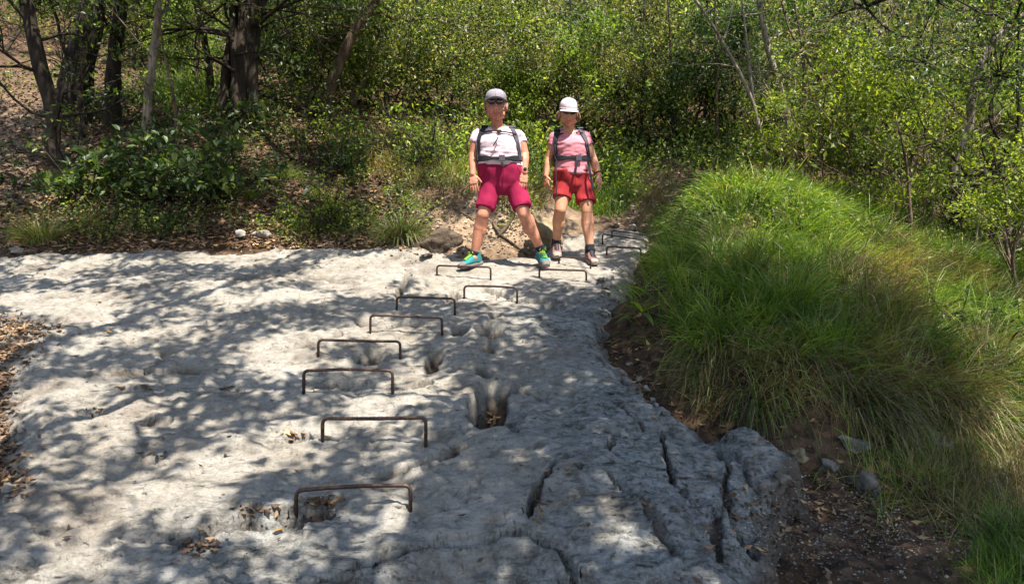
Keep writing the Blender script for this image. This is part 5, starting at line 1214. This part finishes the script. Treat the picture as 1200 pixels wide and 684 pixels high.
    # ---- backpack: its own thing
    bk = empty('backpack', tuple(W(S['neck'][0], S['waist'], .16))); tag(bk, S['pack_label'], 'backpack')
    def bvo(o): 
        me = o.data; return BVHTree.FromPolygons([tuple(v_.co) for v_ in me.vertices], [tuple(p.vertices) for p in me.polygons])
    both = Geo(); 
    bs = bvo(shirt); bsh = bvo(shorts)
    zt = W(*S['neck'])[2]; cx_ = W(*S['neck'])[0]; yb = W(*S['neck'])[1]
    g = Geo(); zb = W(0, S['waist'])[2]; ctr = T_[len(T_) // 2]; bx = W(ctr[0], ctr[1])[0]; sy0 = yb + .13
    loft(g, [((bx, sy0 + .06, zb + .0), .11, .055), ((bx, sy0 + .08, zb + .05), .145, .085), ((bx, sy0 + .085, (zb + zt) / 2), .150, .095), ((cx_, sy0 + .075, zt - .03), .14, .085), ((cx_ + .01, sy0 + .06, zt + .035), .125, .07), ((cx_ + .01, sy0 + .05, zt + .06), .09, .05)], ex=3)
    rel(remesh(g, .009, 'pack_body', S['pack'], 4, .5, fn(.008, 7, (1, 1, 1), 4)), bk)
    def front(p): return ((p[0], yb - 1.0, p[2]), (0, 1, 0))
    def over(p):                                                # rays from in front and above: the strap runs over the shoulder
        return ((p[0], p[1] - .45, p[2] + .60), tuple(unit(np.array([0, .45, -.60]))))
    for side in (0, 1):
        pl = S['straps'][side]; P = [W(u, v) for u, v in pl]
        g, o1, n1_ = ribbon(bs, P, (.052, .030), .006, dirfn=front, off=.008)
        topp = o1[0]; bez = [topp + np.array([0, t * .17, .02 * math.sin(t * 3.14) + .012 * (1 - t)]) for t in (0, .3, .6, 1)]
        g2 = Geo(); bz = dens(np.array([topp + [0, .0, 0], topp + [0, .05, .022], topp + [0, .11, .018], topp + [0, .17, -.02]]), 4); w_ = .026
        V_ = np.concatenate([[q_ + [w_, 0, .0], q_ + [w_, 0, .012], q_ + [-w_, 0, .012], q_ + [-w_, 0, 0]] for q_ in bz]); mm = len(bz)
        g2.add(V_, [[4 * i + j, 4 * i + (j + 1) % 4, 4 * i + 4 + (j + 1) % 4, 4 * i + 4 + j] for i in range(mm - 1) for j in range(4)]); g.merge(g2)
        so2 = g.build('shoulder_strap', CL_['charcoal_webbing'] if not (S['grey'] and side == 1) else CL_['grey_webbing'], smooth=False); rel(so2, bk)
        g, _, _ = ribbon(bs, [W(u, v) for u, v in pl[2:]], .016, .004, dirfn=front, off=.017); o = g.build('webbing', CL_['grey_webbing']); o.parent = so2
    # chest strap
    g, o1, _ = ribbon(bs, [W(u, v) for u, v in S['chest']], .014, .004, dirfn=front, off=.014); c1 = g.build('chest_strap', CL_['charcoal_webbing']); rel(c1, bk)
    g = Geo(); mid = o1[len(o1) // 2]; loft(g, [(mid + [0, -.006, -.011], .020, .006), (mid + [0, -.006, .011], .020, .006)], ex=5); o = g.build('buckle', FRAME); o.parent = c1
    g = Geo(); tl = [mid + [0, -.008, 0], mid + np.array([-.008, -.012, -.03]), mid + np.array([-.02, -.010, -.065])]; tube(g, tl, .0045, 6); o = g.build('strap_end', CL_['charcoal_webbing']); o.parent = c1
    # hip belt round the body
    hb = S['belt']; c_ = W(*hb['c']); P = []; nb = []
    hull = [shirt]; 
    for k in range(41):
        a0 = -math.pi * 1.18 + k / 40 * math.pi * 1.36; dr = np.array([math.cos(a0), math.sin(a0), 0]); z = c_[2] + hb['tilt'] * math.cos(a0) * .1 - .012 * max(0, -math.sin(a0)); o_ = np.array([c_[0], c_[1] + .02, z])
        h = bs.ray_cast(Vector(o_ + dr * .6), Vector(-dr))
        if h[0] is not None and (np.array(h[0]) - o_) @ (dr) < .24: P.append(np.array(h[0]) + dr * .008); nb.append(dr)
    P = np.array(P); nb = np.array(nb)
    for _ in range(4): P[1:-1] = (P[:-2] + 2 * P[1:-1] + P[2:]) / 4
    m = len(P); tt_ = np.linspace(-1, 1, m); hh = (.013 + .011 * smoothstep(.18, .35, np.abs(tt_)))[:, None]; Z = np.array([0, 0, 1.0]); g = Geo()
    V_ = np.stack([P + Z * hh, P + Z * hh * .8 + nb * .009, P - Z * hh * .8 + nb * .009, P - Z * hh], 1).reshape(-1, 3); g.add(V_, [[4 * i + j, 4 * i + 4 + j, 4 * i + 4 + (j + 1) % 4, 4 * i + (j + 1) % 4] for i in range(m - 1) for j in range(4)])
    hbo = g.build('hip_belt', CL_['charcoal_webbing'], smooth=False); rel(hbo, bk)
    mid = P[np.argmin(P[:, 1])] if 'bu' not in hb else None
    bx_ = W(hb['bu'], hb['c'][1])[0]; i_ = np.argmin(np.abs(P[:, 0] - bx_) + (P[:, 1] > c_[1]) * 9); mid = P[i_]
    g = Geo(); q_ = mid + [0, -.014, -.024]; loft(g, [(q_, .026, .007), (q_ + [0, 0, .048], .026, .007)], ex=5); o = g.build('buckle', CL_['grey_webbing']); o.parent = hbo
    for (pl, w_) in S['hang']:
        P_ = [W(u, v, dd) for u, v, dd in pl]; g = Geo(); bz = dens(np.array(P_), 4); V_ = np.concatenate([[q2 + [w_, 0, 0], q2 + [0, -.003, 0], q2 - [w_, 0, 0], q2 + [0, .003, 0]] for q2 in bz])
        g.add(V_, [[4 * i + j, 4 * i + (j + 1) % 4, 4 * i + 4 + (j + 1) % 4, 4 * i + 4 + j] for i in range(len(bz) - 1) for j in range(4)] + [[0, 1, 2, 3], [4 * len(bz) - 4, 4 * len(bz) - 3, 4 * len(bz) - 2, 4 * len(bz) - 1]]); rel(g.build('loose_strap', CL_['charcoal_webbing']), bk)
    return root

walker(dict(seed=1, d=6.40, label='person in grey cap, dark sunglasses, white-pink T-shirt and magenta shorts, stepping down with legs wide', pelvis=(590, 212),
    head=(581, 125.5, -.02), neck=(583, 151, .0), hs=1.15, turn=(.10, .02, 0), skin=SK1,
    torso=[(591, 228, 15, .07, .02), (590, 220, 23, .10, .02), (589, 210, 27, .115, .02), (588, 200, 27, .12, .01), (586, 190, 25, .115, 0), (585, 182, 24, .112, 0), (584, 174, 24.5, .118, 0), (583, 166, 25.5, .115, 0.01), (583, 159, 25.5, .095, .02), (583, 154, 19, .075, .03), (583, 150, 10, .06, .03)],
    arms=[dict(j=[(560.5, 160, .02), (555, 181, .01), (554, 204, -.05)], k=1.1, dn=(.10, -.15, -1), th=(1, -.2, -.1), nr=(0.2, -1, 0), curl=.12, spread=1.4),
          dict(j=[(606.5, 160, .02), (614, 181, .01), (614.5, 202, -.06)], k=1.12, dn=(-.10, -.12, -1), th=(-1, -.2, -.1), nr=(-.1, -1, 0), curl=.14, spread=1.4)],
    legs=[dict(j=[(577, 214, .02), (566, 252, -.06), (555.5, 298, .0)], short=.82, w=.081, sock=.02, sole=(551, 315), head=-.75, pitch=.18, high=.10),
          dict(j=[(603, 214, .02), (614, 252, -.08), (634.5, 293, -.06)], short=.80, w=.081, sock=.035, sole=(638, 314), head=.25, pitch=.36, high=.10)],
    vneck=157.5, hem=196, waist=193, sleeve=.42, shirt=CL_['white_pink_cotton'], shorts=CL_['magenta_cotton'], seamc=CL_['dark_magenta'], seams=[[(590, 197), (590, 208), (589, 220)], [(571, 198), (567, 206), (563, 212)], [(606, 198), (610, 206), (613, 212)], [(556, 239), (566, 242), (577, 243)], [(599, 243), (610, 242), (622, 240)]], sock=CL_['black_wool'], shoe_l=.25, shoe_m=(CL_['teal_mesh'], CL_['grey_rubber']), lace=CL_['lime_lace'],
    cap=CL_['grey_cap_cloth'], cap_h=.072, brim_tilt=-4, hair=CL_['blue_grey_hair'], hair_n=40, hair_side=(-1, 1), hair_l=.045, hair_out=.05, watch=True,
    pack=CL_['pack_lilac'], grey=True, pack_label='rucksack with charcoal straps worn by the walker in the white-pink T-shirt and magenta shorts',
    straps=[[(568, 151), (563.5, 160), (562, 171), (562, 183), (562, 190)], [(599, 150), (603, 159), (606, 170), (608, 182), (609, 190)]], chest=[(565, 160), (574, 157), (585, 158), (598, 159), (604, 160)],
    belt=dict(c=(586, 187, .0), tilt=0.0, bu=588), hang=[([(584, 160, -.15), (581, 166, -.16), (578, 171, -.15)], .006), ([(588, 190, -.15), (590, 195, -.155)], .012)]))
walker(dict(seed=2, d=6.68, label='person in pale pink cap, rose-pink T-shirt and red shorts, standing one step behind', pelvis=(672, 215),
    head=(666, 134, -.04), neck=(667, 154, .0), hs=1.0, turn=(.28, .05, .03), skin=SK2,
    torso=[(673, 226, 14, .07, .02), (673, 218, 20, .095, .02), (672, 210, 23, .105, .02), (671, 202, 21.5, .105, .01), (671, 194, 19, .095, 0), (670, 186, 18, .09, 0), (669, 178, 19, .098, -.0), (668, 170, 20, .108, 0), (667.5, 163, 19.5, .09, .02), (667, 158, 15, .07, .03), (667, 154, 9, .055, .03)],
    arms=[dict(j=[(650.5, 163, .02), (643.5, 186, .03), (640, 206, -.02)], k=.92, dn=(.06, -.1, -1), th=(.7, -.7, 0), nr=(-.6, -.8, 0), curl=.45, hs=.86),
          dict(j=[(685, 163, .02), (695, 186, .03), (702, 205, -.02)], k=.92, dn=(.10, -.1, -1), th=(-.6, -.8, 0), nr=(.5, -.8, 0), curl=.3, hs=.88)],
    legs=[dict(j=[(661, 216, .02), (656.5, 246, -.06), (652, 284, .02)], short=.58, w=.084, sock=.02, sole=(652, 303), head=.0, pitch=.38, high=.10),
          dict(j=[(684, 216, .02), (688, 248, -.05), (691.5, 293, -.05)], short=.68, w=.086, sock=.035, sole=(691, 309), head=.2, pitch=.27, high=.10)],
    vneck=159.5, hem=206, waist=200, sleeve=.34, shirt=CL_['rose_jersey'], shorts=CL_['red_cotton'], seamc=CL_['dark_red'], seams=[[(673, 206), (673, 214), (673, 222)], [(658, 206), (654, 214), (652, 220)], [(687, 206), (691, 214), (693, 220)], [(651, 228), (661, 231), (671, 230)], [(678, 234), (688, 235), (698, 233)]], sock=CL_['black_wool'], shoe_l=.235, shoe_m=(CL_['brown_suede'], CL_['grey_suede']), lace=CL_['grey_webbing'],
    cap=CL_['pale_cap_cloth'], cap_h=.084, brim_tilt=12, hair=CL_['tan_hair'], hair_n=110, hair_side=(1, 1, 1, 1, 1, -1), hair_l=.095, hair_out=.55, watch=False,
    pack=CL_['charcoal_webbing'], grey=True, pack_label='slim black rucksack with a long hanging strap worn by the walker in red shorts',
    straps=[[(653.5, 154), (651.5, 162), (651, 172), (651.5, 182), (652, 188)], [(679, 152), (683, 160), (686, 170), (688, 180), (689, 187)]], chest=[(653, 161), (662, 158), (672, 157), (682, 158)],
    belt=dict(c=(671, 186, .0), tilt=0.0, bu=676), hang=[([(652, 186, -.12), (651.5, 205, -.15), (652, 222, -.16), (652, 232, -.16)], .005), ([(677, 188, -.13), (675, 196, -.14), (674, 204, -.14)], .010), ([(689, 188, -.10), (692, 205, -.14), (695, 222, -.15)], .011)]))
